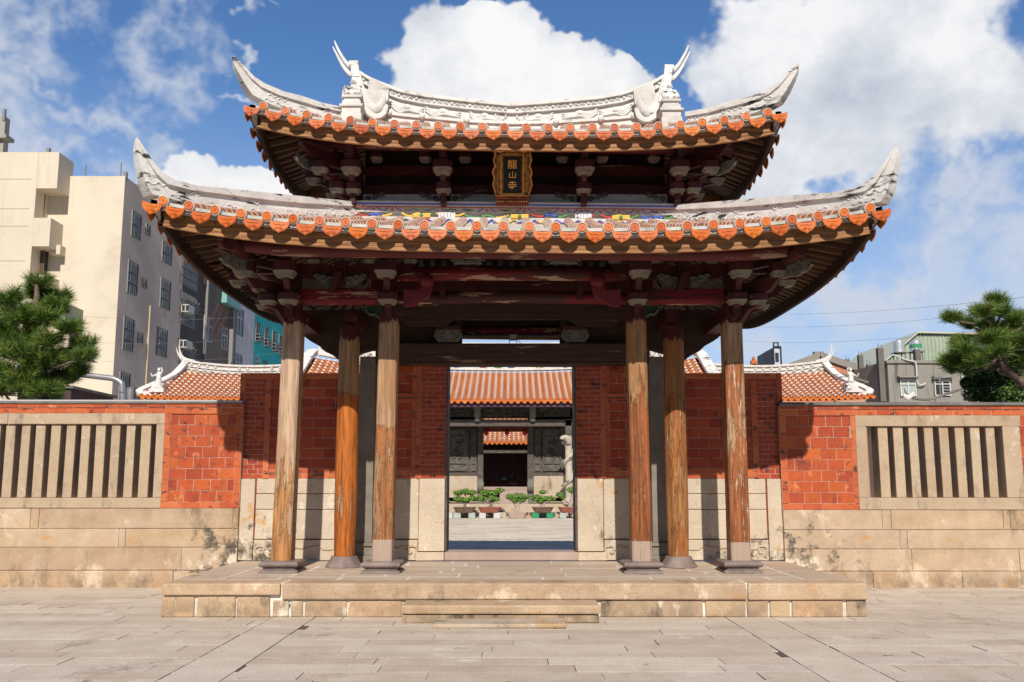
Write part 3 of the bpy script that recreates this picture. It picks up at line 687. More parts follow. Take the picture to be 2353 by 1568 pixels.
    for sx in (-1, 1):
        k = -rf.hy+.15
        while k < rf.hy-.1:
            v = min(1, (rf.hy-abs(k))/(rf.hy-rf.by)) ; 
            kk = k*(.55 if abs(k) > rf.by+.8 else .8)
            rafter(rf.xc+sx*(rf.hx-.14), rf.yc+k, rf.xc+sx*lerp(rf.hx, rf.bx, .95), rf.yc+(kk if abs(k) > rf.by else k)); k += .185
    k = -rf.hx+.2
    while k < rf.hx-.1:
        kk = k*.62 if abs(k) > rf.bx+.5 else k
        for sy in (-1, 1): rafter(rf.xc+k, rf.yc+sy*(rf.hy-.14), rf.xc+kk, rf.yc+sy*lerp(rf.hy, rf.by, .95))
        k += .2
    e.build('rafters', rafter_wood, o)
    return o
ZL = at(1165, 521, 10.6).z; ZU = at(1190, 293, 12.35).z
low_rf = Roof(xc=.055, yc=14.07, hx=4.66, hy=3.47, bx=2.70, by=.70, ze=ZL, zt=at(PX,507,13.37).z, lift=.33, K=.0105, fb=.30)
up_rf = Roof(xc=.05, yc=14.07, hx=4.01, hy=1.72, bx=2.30, by=.02, ze=ZU, zt=at(PX,287,14.0).z, lift=.34, K=.0135, gx=2.70, fb=.305)
lowr = build_roof(low_rf, 'lower_roof', 28, 20, .330, 'lower sweeping roof with orange eave tiles and painted ridge band')
upr = build_roof(up_rf, 'upper_roof', 24, 10, .327, 'upper roof with white swallowtail ridge')

# ---- hip ridges ending in horns: outline pairs measured once on the left, mirrored round the roof's centre
def hips(rf, pairs, C, E, part, parent, m):
    pts = []
    for (tx, ty, bx_, by_, wd) in pairs:
        d = (E[0]-C[0], E[1]-C[1]); T = atplane(tx, ty, C, d); B = atplane(bx_, by_, C, d)
        T.z += rf.K*(T.x-rf.xc); B.z += rf.K*(B.x-rf.xc); pts.append((T, B, wd))
    for sx in (-1, 1):
        for sy in (-1, 1):
            def mp(p): return rf.sh((rf.xc + (p.x-rf.xc)*(1 if sx < 0 else -1), rf.yc + (p.y-rf.yc)*(1 if sy < 0 else -1), p.z))
            b = MB(); s1, s2, s3 = [], [], []
            d = Vector((E[0]-C[0], E[1]-C[1], 0)).normalized(); nrm = Vector((-d.y, d.x, 0))
            for T, B, wd in pts:
                def rect(P, Q, w): return [mp(P-nrm*w), mp(P+nrm*w), mp(Q+nrm*w), mp(Q-nrm*w)]
                rng_ = min(1, (T-B).length/.2)
                s1.append(rect(T+Vector((0,0,0)), T.lerp(B, .30), wd*1.25)); s2.append(rect(T.lerp(B, .30), T.lerp(B, .62), wd*.80)); s3.append(rect(T.lerp(B, .62), B, wd*1.15))
            b.loft(s1, 0); b.loft(s2, 0); b.loft(s3, 0)
            # relief scrolls on both faces
            for f in (-1, 1):
                for i in range(4, len(pts)-1):
                    for h in (.25, .75):
                        T = pts[i][0].lerp(pts[i+1][0], h); B = pts[i][1].lerp(pts[i+1][1], h); w = lerp(pts[i][2], pts[i+1][2], h)
                        c = T.lerp(B, .47)+nrm*f*w*.85; L = d*.055
                        if rng.random() < .55: b.tube([mp(q) for q in curve_pts([c-L*1.4-Vector((0,0,.015)), c-L*.5+Vector((0,0,.022)), c+L*.4-Vector((0,0,.018)), c+L*1.2+Vector((0,0,.02))], 3)], .011, 5, 0)
                        if rng.random() < .6:
                            c = T.lerp(B, .84)+nrm*f*w*1.15; b.tube([mp(q) for q in curve_pts([c-L*1.3, c-L*.6+Vector((0,0,.018)), c+L*.4+Vector((0,0,-.006)), c+L*1.3+Vector((0,0,.014))], 3)], .012, 5, 0)
            b.build(part, m, parent, smooth=True)
hips(low_rf, [(314.8,316.5,312,318,.012),(321,332,310,340,.035),(329,348.5,312,362,.05),(343.5,373,319,392,.065),(364,400,326,422,.08),(390,417,340,450,.09),(440,430.6,400,465,.095),(505,437,490,480,.10),(604,447,600,500,.10),(686,455,686,506,.10),(770,463,770,503,.09),(815,468,815,496,.07),(850,472,850,488,.04)],
     (low_rf.xc-4.62, 10.72), (low_rf.xc-2.6, 13.37), 'hip_ridge', lowr, plaster_sooty)
hips(up_rf, [(536.4,129,534,131,.012),(548,142,536,150,.03),(559,156,544,168,.045),(579.5,180,557,194,.06),(604,196.7,575,222,.07),(645,215,620,246,.08),(686,225.4,676,266,.085),(735,241.8,735,278,.085),(786,252,786,288,.085)],
     (up_rf.xc-3.97, 12.45), (up_rf.xc-2.6, 13.6), 'hip_ridge', upr, plaster_sooty)

XRC = up_rf.xc-.06
# ---- main ridge of the upper roof
YR = 14.07
def half(lst, Y, rf):
    out = []
    for px, py in lst:
        p = at(px, py, Y); out.append((p.x-XRC, p.z+rf.K*(p.x-rf.xc)))
    return sorted(out)
topL = half([(1184,236),(1164,235.6),(1063.5,225.5),(972,214.6),(917.7,203.7),(874,187),(844.8,174.5),(823,160),(806,148)], YR-.17, up_rf)
botL = half([(1184,284),(1072.6,279),(930.4,266),(870,258),(806,248)], YR-.12, up_rf)
def zt_(x): return interp(topL, -abs(x-XRC))
def zb_(x): return interp(botL, -abs(x-XRC))
b = MB(); XR = -topL[0][0]; n = 64
def layer(mb, f0, f1, hd, m=0, d0=0, d1=0):
    secs = []
    for i in range(n+1):
        x = XRC-XR+2*XR*i/n; a, c = zt_(x), zb_(x); z1 = lerp(a, c, f0)+d0; z0 = lerp(a, c, f1)+d1
        secs.append([up_rf.sh((x, YR-hd, z0)), up_rf.sh((x, YR-hd, z1)), up_rf.sh((x, YR+hd, z1)), up_rf.sh((x, YR+hd, z0))])
    mb.loft(secs, m)
layer(b, 0, 0, .17, d1=-.055); layer(b, 0, 0, .12, d0=-.056, d1=-.15); layer(b, 0, 0, .155, d0=-.151, d1=-.175); layer(b, 0, 1, .10, d0=-.176); layer(b, 1, 1, .16, d0=.02, d1=-.03); layer(b, 1, 1, .12, d0=-.031, d1=-.35)
for s in (-1, 1):   # forked tails
    def mp(px, py, Y=YR-.12): p = at(px, py, Y); return up_rf.sh((XRC+s*abs(p.x-XRC), Y+.12, p.z+up_rf.K*(p.x-XRC)))
    b.tube(curve_pts([mp(830,166), mp(806,150), mp(790,134), mp(777,113), mp(769,96), mp(765.5,86)], 4), [.050-.0020*i for i in range(21)], 8, flat=.8)
    b.tube(curve_pts([mp(830,176), mp(803,165), mp(786,146), mp(773,123), mp(761.5,100)], 4), [.055-.0028*i for i in range(17)], 8, flat=.8)
b.build('main_ridge', plaster_clean, upr, smooth=True)
for s in (-1, 1):   # relief on the ridge: flowing birds, knots, scrolls
    b = MB()
    def q(u, f, o=0): x = XRC+s*u; return up_rf.sh((x, YR-.115-o, lerp(zt_(x), zb_(x), f)))
    for u0, f0, L in ((1.75,.62,.55), (1.15,.62,.6), (.45,.66,.5), (2.2,.7,.3)):
        for k in range(3): b.tube(curve_pts([q(u0+L*.5, f0-.12+.1*k), q(u0+L*.25, f0+.1+.08*k), q(u0, f0-.05+.1*k), q(u0-L*.25, f0+.12+.03*k), q(u0-L*.5, f0-.02+.12*k)], 5), [.014+.012*math.sin(math.pi*i/20) for i in range(21)], 6)
        b.sphere(q(u0, f0+.03, .01), .06, .03, .045, 8)
    for i in range(26):
        u = .1+i*.1; x = XRC+s*u
        if i % 3: b.tube(curve_pts([up_rf.sh((x-.04, YR-.13, zt_(x)-.12)), up_rf.sh((x-.015, YR-.135, zt_(x)-.085)), up_rf.sh((x+.015, YR-.135, zt_(x)-.12)), up_rf.sh((x+.04, YR-.13, zt_(x)-.09))], 3), .010, 5)
        else: b.sphere(up_rf.sh((x, YR-.135, zt_(x)-.1)), .03, .02, .022, 8)
    for u in (.75, 1.5, 2.05): x = XRC+s*u; b.sphere(up_rf.sh((x, YR-.16, zb_(x)+.0)), .055, .045, .06, 10)
    for k in range(9): a = 2*math.pi*k/9; b.sphere(q(.18+.09*math.cos(a), .62+.18*math.sin(a)), .022, .02, .022, 6)
    b.build('ridge_relief', plaster_clean, upr, smooth=True)
for s in (-1, 1):   # gable ridge, crescent, pedestal and seated figure at each end
    def mp(px, py, Y): p = at(px, py, Y); return up_rf.sh((XRC+s*abs(p.x-XRC), Y, p.z+up_rf.K*(p.x-XRC)))
    b = MB(); a = mp(803,150,13.9).x; c = mp(823,150,13.9).x; x0, x1 = min(a,c), max(a,c); zt0 = mp(812,141,13.85).z
    prof = [(13.83, zt0-.05), (13.90, zt0+.0), (14.02, zt0+.02), (14.5, zt0-.45), (14.5, zt0-1.0), (13.15, mp(812,250,13.2).z), (13.2, mp(812,205,13.3).z), (13.62, mp(812,180,13.7).z)]
    b.prism([(p[0], p[1]) for p in prof], ((x0+x1)/2, 0, 0), (0,1,0), (0,0,1), (1,0,0), (x1-x0)*.9)
    b.map(lambda q: Vector((q.x-s*.30*max(0, 13.9-q.y), q.y, q.z)))
    b.tube([Vector((x0-.005, 13.93, zt0-.03)), Vector((x1+.005, 13.93, zt0-.03))], .075, 14)
    b.build('gable_ridge', plaster_sooty, upr, smooth=True)
    b = MB()
    b.tube(curve_pts([mp(824,170,13.8), mp(831,205,13.65), mp(844,235,13.55), mp(862,251,13.5), mp(876,243,13.6), mp(884,224,13.7), mp(886,203,13.8)], 5), [.03+.05*math.sin(math.pi*min(1,i/30)) for i in range(31)], 8, flat=.35)
    b.tube(curve_pts([mp(833,228,13.6), mp(843,256,13.45), mp(863,270,13.4), mp(880,263,13.45), mp(889,243,13.6)], 5), [.03+.035*math.sin(math.pi*i/20) for i in range(21)], 8, flat=.8)
    b.prism([(0,0),(.40,.22),(.42,.45),(.10,.62)], mp(836,262,13.75), (-s,0,0), (0,0,1), (0,1,0), .1)
    b.build('crescent_ornament', plaster, upr, smooth=True)
    b = MB(); cx_ = mp(811,240,13.2).x
    def zz(py): return mp(811, py, 13.2).z
    for w, p0, p1 in ((.165,292,268),(.15,268,252),(.185,254,248),(.15,248,239),(.125,239,232),(.155,232,226)): b.box(cx_-w, cx_+w, 13.2-w*.9, 13.2+w*.9, zz(p0), zz(p1))
    b.build('ridge_pedestal', plaster, upr, bevel=.01)
    b = MB(); z0 = zz(226)
    b.lathe([(.10,0),(.125,.03),(.115,.07),(.085,.11),(.088,.15),(.075,.19),(.04,.215),(.028,.225)], (cx_, 13.2, z0), 14, sy=.8)
    b.sphere((cx_, 13.19, z0+.262), .038, .04, .046, 12)
    for e in (-1, 1):
        b.tube([(cx_+e*.075, 13.19, z0+.18), (cx_+e*.11, 13.16, z0+.12), (cx_+e*.085, 13.11, z0+.075)], [.032,.03,.022], 8)
        b.tube([(cx_+e*.03, 13.14, z0+.045), (cx_+e*.11, 13.10, z0+.055), (cx_+e*.05, 13.07, z0+.02)], [.04,.038,.025], 8)
        b.sphere((cx_+e*.042, 13.195, z0+.255), .012, .01, .02, 6)
    b.sphere((cx_, 13.155, z0+.255), .008, .012, .010, 6)
    b.tube([(cx_-.16, 13.2, z0), (cx_-.15, 13.2, z0+.15), (cx_-.13, 13.2, z0+.22)], [.03,.02,.01], 6)
    b.build('ridge_figure', plaster_sooty, upr, smooth=True)

# ---- painted ridge band of the lower roof (all four sides)
rf = low_rf; b = MB(); YB = 13.37
def bz(py, Y=YB): return at(rf.xc*145+PX, py, Y).z
def ringbox(mb, hx, hy, z0, z1, m=0):
    for (x0, x1, y0, y1) in ((-hx, hx, -hy, -hy+.12), (-hx, hx, hy-.12, hy), (-hx, -hx+.12, -hy+.12, hy-.12), (hx-.12, hx, -hy+.12, hy-.12)):
        P = [(rf.xc+x0, rf.yc+y0), (rf.xc+x1, rf.yc+y0), (rf.xc+x1, rf.yc+y1), (rf.xc+x0, rf.yc+y1)]
        mb.hexa([rf.sh((x, y, z0)) for x, y in P]+[rf.sh((x, y, z1)) for x, y in P], m)
hb = rf.yc-YB
ringbox(b, 2.76, hb+.04, bz(477), bz(466)); ringbox(b, 2.72, hb-.0, bz(490.5), bz(477)-.002); ringbox(b, 2.66, hb-.06, bz(505), bz(490)-.002); ringbox(b, 2.78, hb+.05, bz(520), bz(503))
b.build('ridge_band', plaster, lowr, bevel=.006)
b = MB(); names = ['blue','yellow','red','green','violet','black']; mm = [PB[k] for k in names]
def s3(x, py, o): return rf.sh((x, YB-o, bz(py, YB-o)))
b.beam(s3(-2.6, 471.5, .045), s3(2.7, 471.5, .045), .008, .018, 0); b.beam(s3(-2.6, 478.5, .045), s3(2.7, 478.5, .045), .006, .010, 2)
x = -2.5
while x < 2.55:
    k = rng.random()
    if k < .55:
        for e in (-1, 1): b.tube([s3(x+e*.05, 480, .004), s3(x+e*.09, 483, .004), s3(x+e*.14, 488, .004)], .007, 4, 4)
        for a in range(4): b.sphere(s3(x+.018*math.cos(a*1.57), 484+2.5*math.sin(a*1.57), .004), .010, .005, .010, 6, 2)
    elif k < .75:
        for a in range(7): b.tube([s3(x, 486, .004), s3(x+(a-3)*.03, 482+abs(a-3)*.6, .006)], .007, 4, 3)
    else: b.tube(curve_pts([s3(x-.12, 483, .004), s3(x-.04, 486, .004), s3(x+.04, 482, .004), s3(x+.12, 486, .004)], 3), .006, 4, 3)
    x += .30
def ribbon(x, L, cols, dy=0, amp=4, o=.03):
    P = curve_pts([s3(x+L*i/4, 497+dy+amp*(1 if i % 2 else -1)*rng.uniform(.5,1), o) for i in range(5)], 6); k = len(P)//len(cols)
    for i, c in enumerate(cols): b.tube(P[i*k:(i+1)*k+2], [.018]*len(P[i*k:(i+1)*k+2]), 6, c, flat=.6)
for x0, L, cols, dy in ((-2.45,.55,(2,0,1),0), (-1.75,.5,(1,1,3),-1), (-1.2,.45,(1,1),-2), (-.75,.7,(3,3,1),2), (-.1,.35,(3,1),1), (.3,.6,(2,0,3),-2), (1.0,.3,(3,2),0), (1.4,.6,(2,1,3),-1), (2.05,.5,(0,0,3),0)): ribbon(x0, L, cols, dy)
for x0 in (-1.45, .1, 1.7):  # bundles of scrolls
    for k in range(3): b.tube([s3(x0-.12, 496+2.5*k, .05), s3(x0+.16, 495+2.8*k, .05)], .022, 7, 1)
    b.sphere(s3(x0+.02, 497, .08), .03, .02, .035, 6, 3)
x = -2.4
while x < 2.5:   # second run of painted swirls on the sloping lower lip
    c = rng.choice([0,1,2,3,0,1,4]); b.tube(curve_pts([s3(x-.11, 507, .07), s3(x-.03, 512, .07), s3(x+.04, 506, .07), s3(x+.10, 511, .07), s3(x+.05, 515, .07)], 4), .012, 5, c); x += .17
for u in (-1.03, 1.13):
    b.box(u-.13, u+.13, YB-.04, YB+.1, bz(503), bz(490), 6); 
    for k in range(4): b.box(u-.10+.05*k, u-.09+.05*k, YB-.046, YB-.03, bz(501), bz(492), 4)
b.build('painted_relief', mm+[plaster_clean], lowr)
b = MB()   # white unpainted scrolls on the ends of the slope
for s in (-1, 1):
    for i in range(16):
        u = 2.75+.11*i; y = lerp(YB, 10.9, (u-2.7)/1.95)+.05; x = rf.xc+s*u; z = rf.surf(x, y-.25)
        b.tube(curve_pts([rf.sh((x-.09, y-.3, z+.03)), rf.sh((x-.03, y-.31, z+.085)), rf.sh((x+.04, y-.3, z+.04)), rf.sh((x+.09, y-.28, z+.08))], 3), .016, 5)
b.build('slope_scrollwork', plaster, lowr, smooth=True)

# ================================================================ TIMBER FRAME
def dou(mbR, mbW, x, y, z0, s=.29, h=.19):
    r = s/2
    def oc(a, z): k = a*.62; return [(x+u, y+v, z) for u, v in ((-a,-k),(-k,-a),(k,-a),(a,-k),(a,k),(k,a),(-k,a),(-a,k))]
    mbW.loft([oc(r*.74, z0), oc(r*.80, z0+h*.12), oc(r*.94, z0+h*.30), oc(r*1.0, z0+h*.36)])
    mbR.loft([oc(r, z0+h*.362), oc(r, z0+h)])
def arm(mb, P, Q, w=.09, sag=.10, h0=.10, h1=.12):
    """curved bracket arm from P (low, back) to Q (high, front)"""
    P, Q = Vector(P), Vector(Q); d = Vector((Q.x-P.x, Q.y-P.y, 0)); L = d.length or .01; d = d/L; n = Vector((-d.y, d.x, 0)); hgt = Q.z-P.z
    poly = [(0,0),(L*.35,0-.0),(L*.75,hgt*.22),(L,hgt*.62),(L+.02,hgt),(L-.06,hgt),(-.05,hgt),(-.05,0)]
    mb.prism(poly, P, d, (0,0,1), n, w)
frame_red, frame_white = MB(), MB()
def zc_(py, Y): return at(PX, py, Y).z
for ci, (x, y, kind, lean, m) in enumerate(specs[:4]):
    s = -1 if x < 0 else 1; x += lean
    R_, W_ = MB(), MB()
    # tail on the column face, lower block, arm, upper block, arm to the purlin
    yA, yB, yC = 12.02, 11.82, 11.55
    zA0, zA1, zB0, zB1, zT = zc_(700,yA), zc_(677,yA), zc_(638,yB), zc_(604,yB), zc_(578,yC)
    xa, xb_, xt = x-.01*s, x-.0*s, x
    R_.prism([(-.045,0),(.045,0),(.03,-.16),(.0,-.2),(-.03,-.17)], (xa, yA+.10, zA0), (1,0,0), (0,0,1), (0,1,0), .12)
    R_.prism([(.10,-.19),(-.0,-.06),(-.13,0),(-.13,.03),(.3,.03),(.3,-.19)], (xa, yA+.08, zA0), (0,1,0), (0,0,1), (1,0,0), .085)
    dou(R_, W_, xa, yA, zA0, .27, zA1-zA0)
    R_.prism([(.05,0),(-.06,0),(-.14,.1),(-.22,zB0-zA1),(.35,zB0-zA1),(.35,0)], (xa, yA, zA1), (0,1,0), (0,0,1), (1,0,0), .085)
    dou(R_, W_, xb_, yB, zB0, .30, zB1-zB0)
    R_.prism([(.05,0),(-.06,0),(-.16,.06),(-.24,zT-zB1),(.5,zT-zB1),(.5,0)], (xb_, yB, zB1), (0,1,0), (0,0,1), (1,0,0), .105)
    # blocks and arms running along the facade over the column
    z1 = zc_(607, 12.3)
    R_.box(x-.11, x+.11, 12.2, 12.46, 3.97, zA1+.02); R_.box(x-.09, x+.09, 12.22, 12.44, zA1+.02, 4.62)
    for dx in (-.28, .28):
        dou(R_, W_, x+dx, 12.32, z1, .21, .14)
    R_.prism([(-.36,.0),(-.30,-.12),(-.12,-.17),(.12,-.17),(.30,-.12),(.36,0)], (x, 12.32, z1), (1,0,0), (0,0,1), (0,1,0), .1)
    if abs(x) > 2.5:   # corner: diagonal and sideways arms
        for (dx, dy, w) in ((-.62, -.62, .10), (-.72, .0, .09)):
            dX = s*abs(dx); k = 1
            L = math.hypot(dx, dy); d = Vector((dX/L, dy/L, 0)); nn = Vector((-d.y, d.x, 0)); c0 = Vector((x, 12.38, 0))
            def PP(t, z): return c0+d*t+Vector((0,0,z))
            R_.prism([(.0,-.22),(.12,-.2),(.24,-.06),(.42,.0),(.42,.03),(0,.03)], PP(.05, zA0), d, (0,0,1), nn, w)
            dou(R_, W_, PP(.42,0).x, PP(.42,0).y, zA0+.0, .25, zA1-zA0)
            R_.prism([(.0,0),(.46,.0),(.58,.03),(.74,zB0-zA1),(0,zB0-zA1)], PP(.05, zA1), d, (0,0,1), nn, w)
            dou(R_, W_, PP(.80,0).x, PP(.80,0).y, zB0, .28, (zB1-zB0)*.9)
            R_.prism([(.0,0),(.9,.0),(1.0,.1),(1.2,zT-zB1+.04),(0,zT-zB1)], PP(.05, zB1-.02), d, (0,0,1), nn, w)
    o = R_.build('bracket_set', red_paint, gate); W_.build_each('block_foot', bracket_white, o)
# carved cloud ends under the roof corners
def scroll(mb, c, u, v, s=1, r=.02, turns=1.35, n=14, m=0):
    c, u, v = Vector(c), Vector(u), Vector(v); P = []
    for i in range(n): a = turns*2*math.pi*i/(n-1); q = s*(1-.8*i/(n-1)); P.append(c+u*(q*math.cos(a))+v*(q*math.sin(a)))
    mb.tube(P, [r*(1-.4*i/(n-1)) for i in range(n)], 6, m)
for s in (-1, 1):
    for tier in (0, 1):
        b = MB()
        if tier == 0: A = at(505,600,11.25); B_ = at(600,622,12.0); o_ = at(541,567,11.3)
        else: A = at(675,365,12.75); B_ = at(735,395,13.3); o_ = None
        def mx(p): return Vector((.055+s*abs(p.x-.055), p.y, p.z-.011*(s*abs(p.x)) ))
        A, B_ = mx(A), mx(B_); d = (B_-A).normalized(); up = Vector((0,0,1))
        sc = 1 if tier == 0 else .8
        b.prism([(0,0),(.1*sc,.06*sc),(.5*sc,.12*sc),(.62*sc,.1*sc),(.62*sc,-.1*sc),(.3*sc,-.12*sc),(.1*sc,-.07*sc)], A, d, up, d.cross(up), .05)
        nn = d.cross(up).normalized(); f = -1 if nn.y > 0 else 1
        for t, r in ((.06,.06),(.2,.075),(.34,.06),(.47,.07)):
            for e in (.035, -.05): scroll(b, A+d*t*sc+up*e*sc+nn*f*.03, d, up, r*sc*.7, .012*sc)
        b.build('carved_cloud', carved_grey, gate, smooth=True)
# purlins and beams
b = MB(); yP = 11.45; zP = zc_(580, yP)
for dy in (0,):
    secs = []
    b.tube([(x, yP, zP+.0-.0105*x+.06*max(0,abs(x)-2.6)**2) for x in [-3.95+.395*i for i in range(21)]], .10, 12)
b.build('eave_purlin', mat('purlin_paint', [(.10,.02,.022), (.14,.028,.026)], 3, rough=.6, stains=[((.26,.18,.13), 2.6, .56, .575, (.28,1,2.6))]), gate, smooth=True)
for s in (-1, 1):
    b = MB(); b.tube([(.05+s*3.75, y, zP-.0105*s*3.7) for y in (11.1, 14, 16.9)], .10, 10); b.build('eave_purlin', red_paint, gate, smooth=True)
    b = MB(); x0, x1 = s*1.9, s*3.06; yb = 12.32; b.loft([[(x, yb-.07, z0), (x, yb-.09, z0+.05), (x, yb-.07, z1), (x, yb+.07, z1), (x, yb+.09, z0+.05), (x, yb+.07, z0)] for x, z0, z1 in ((x0, zc_(697,12.24), zc_(664,12.24)), (x1, zc_(697,12.24), zc_(664,12.24)))]); b.build('tie_beam', bright_red, gate, bevel=.01)
    b = MB(); xm = (x0+x1)/2
    b.prism([(-.62,0),(-.5,.13),(-.28,.19),(-.1,.14),(0,.12),(.1,.14),(.28,.19),(.5,.13),(.62,0),(.5,-.04),(-.5,-.04)], (xm, 12.36, zc_(633,12.3)), (1,0,0), (0,0,1), (0,1,0), .08)
    b.prism([(-.05,0),(.05,0),(.02,-.13),(-.08,-.30),(-.14,-.30)], (xm, 12.22, zc_(625,12.2)), (1,0,0), (0,0,1), (0,1,0), .12)
    b.box(xm-.09, xm+.09, 12.26, 12.40, zc_(664,12.3), zc_(600,12.3))
    ob = b.build('bracket_board', red_paint, gate)
    b = MB(); 
    for e in (-1, 1):
        for cxx, czz, r in ((.13,.0,.06),(.24,.03,.055),(.33,.055,.045),(.12,-.07,.045)): scroll(b, (xm+e*cxx, 12.27, zc_(646,12.3)+czz), (e,0,0), (0,0,1), r, .013)
        b.prism([(0,-.1),(e*.15,-.09),(e*.36,.09),(e*.05,.07)], (xm+e*.04, 12.31, zc_(647,12.3)), (1,0,0), (0,0,1), (0,1,0), .03)
    b.build('carved_butterfly', carved_grey, gate, smooth=True)
    # green corner panel with pale scroll between the columns
    b = MB(); xg = s*1.97; zg = zc_(712,13.2)
    b.prism([(0,.22),(s*.46,.22),(s*.36,.0),(s*.16,-.12),(0,-.2)], (xg, 13.1, zg), (1,0,0), (0,0,1), (0,1,0), .05, 0)
    b.build('corner_panel', green_paint, gate)
    b = MB(); scroll(b, (xg+s*.30, 13.06, zg+.05), (s,0,0), (0,0,1), .075, .018); b.tube(curve_pts([(xg+s*.02,13.06,zg-.19), (xg+s*.12,13.06,zg-.10), (xg+s*.2,13.06,zg-.1), (xg+s*.27,13.06,zg-.02)], 4), .018, 6); b.build('pale_scroll', carved_grey, gate, smooth=True)
    # hanging arm with round boss beside the inner columns
    b = MB(); Ya = 12.15; P = [(928,704),(948,704),(968,692),(986,684),(994,662),(972,660),(958,670),(928,668)]
    V = [at(px, py, Ya) for px, py in P]; b.prism([(s*abs(v.x), v.z) for v in V], (0, Ya, 0), (1,0,0), (0,0,1), (0,1,0), .13)
    c = at(979, 647, Ya); b.sphere((s*abs(c.x), Ya, c.z), .115, .115, .115, 18)
    b.build('bent_arm', mat('oxblood_paint_'+('a' if s < 0 else 'b'), [(.13,.016,.022), (.19,.024,.03)], 4, rough=.5, seed=s+3), gate, smooth=True)
for (p0, p1, yb, rr) in ((646,612,12.40,.115), (699,670,12.62,.10)):
    b = MB(); z0, z1 = zc_(p0, yb-.1), zc_(p1, yb-.1); zm = (z0+z1)/2; rr = (z1-z0)/2
    b.tube([(x, yb, zm+.03*(1-(x/1.8)**2)) for x in [-1.75+.35*i for i in range(11)]], [rr*.85]+[rr]*9+[rr*.85], 12)
    b.build('crossbeam', bright_red, gate, smooth=True)
for px in (1017, 1332):
    b = MB(); p = at(px, 665, 12.5); b.box(p.x-.04, p.x+.04, 12.44, 12.56, zc_(690,12.5), zc_(640,12.5)); b.build('short_strut', red_paint, gate)
for px in (1075, 1294):   # cloud-shaped pads
    p = at(px, 597, 12.0); b = MB(); b.prism([(-.2,-.06),(.2,-.06),(.14,.05),(.3,.08),(-.3,.08),(-.14,.05)], p, (1,0,0), (0,0,1), (0,1,0), .06)
    for e in (-1, 1): scroll(b, p+Vector((e*.22,-.04,.01)), (e,0,0), (0,0,1), .06, .016); scroll(b, p+Vector((e*.31,-.04,.05)), (e,0,0), (0,0,1), .035, .012); b.tube([p+Vector((e*.02,-.04,-.03)), p+Vector((e*.12,-.04,-.03)), p+Vector((e*.12,-.04,-.0)), p+Vector((e*.07,-.04,-.0))], .010, 5)
    b.build('cloud_pad', carved_grey, gate, smooth=True)
b = MB(); b.box(-1.8, 1.8, 11.9, 12.02, zc_(603,12)+.12, zc_(603,12)+.30); b.build('inner_tie', old_wood, gate)
# frame over the door: lintel beam, shaped board, pads
b = MB(); YL = 13.98; z0, z1 = zc_(828, YL-.12), zc_(789, YL-.12); b.box(-2.2, 2.22, YL-.12, YL+.35, z0, z1); b.box(-2.2, 2.22, YL-.04, YL+.33, z0-.055, z0-.002); b.build('lintel_beam', old_wood, gate, bevel=.012)
b = MB(); YS = 13.9; P = [(-2.1,698),(2.1,698)]; zt0 = zc_(697,YS); zl = zc_(735,YS); zl2 = zc_(751,YS)
for s0, s1 in ((-1,1),):
    poly = [(-2.1,zt0),(2.1,zt0),(2.1,zl),(1.78,zl),(1.66,zl2),(1.05,zl2),(.93,zl),(-.95,zl),(-1.07,zl2),(-1.68,zl2),(-1.80,zl),(-2.1,zl)]
    b.prism(poly, (0,YS,0), (1,0,0), (0,0,1), (0,1,0), .12)
b.build('shaped_board', old_wood, gate)
for px in (1030, 1321):
    p = at(px, 771, 13.95); b = MB(); b.box(p.x-.19, p.x+.19, 13.88, 14.02, zc_(759,13.95), zl2+.01); b.build('pad_block', red_paint, gate)
    b = MB(); b.prism([(-.16,-.12),(.16,-.12),(.23,-.02),(.2,.09),(-.2,.09),(-.23,-.02)], p, (1,0,0), (0,0,1), (0,1,0), .1)
    for e in (-1, 1): scroll(b, p+Vector((e*.10,-.06,.02)), (e,0,0), (0,0,1), .06, .018); b.tube([p+Vector((e*.2,-.06,.03)), p+Vector((e*.17,-.06,-.06)), p+Vector((e*.08,-.06,-.10))], .02, 6)
    b.build('leaf_carving', carved_grey, gate, smooth=True)
b = MB(); YX = 14.5; b.box(-2.35, 2.35, YX, YX+.15, zc_(772,YX), zc_(735,YX)); xl, xr = at(1062,780,14.2).x, at(1286,780,14.2).x; b.box(-2.4, xl, 14.1, 14.25, zc_(792,14.1), zc_(735,14.1)); b.box(xr, 2.4, 14.1, 14.25, zc_(792,14.1), zc_(735,14.1)); b.build('shade_infill_board', MATS['soffit'] if 'soffit' in MATS else soffit_dark, gate)  # dark boards added to stand for the shade in the open space
b = MB(); b.tube([(-2.3,14.42,zc_(761,14.4)),(2.3,14.42,zc_(761,14.4))], .07, 10); b.build('rear_crossbeam', bright_red, gate, smooth=True)
b = MB(); b.box(-2.3, 2.3, 13.9, 14.25, zc_(640,13.95), zc_(697,13.95)+.02); b.box(-2.6, 2.6, 14.6, 14.9, 4.45, 4.75); b.build('inner_purlin', red_paint, gate)
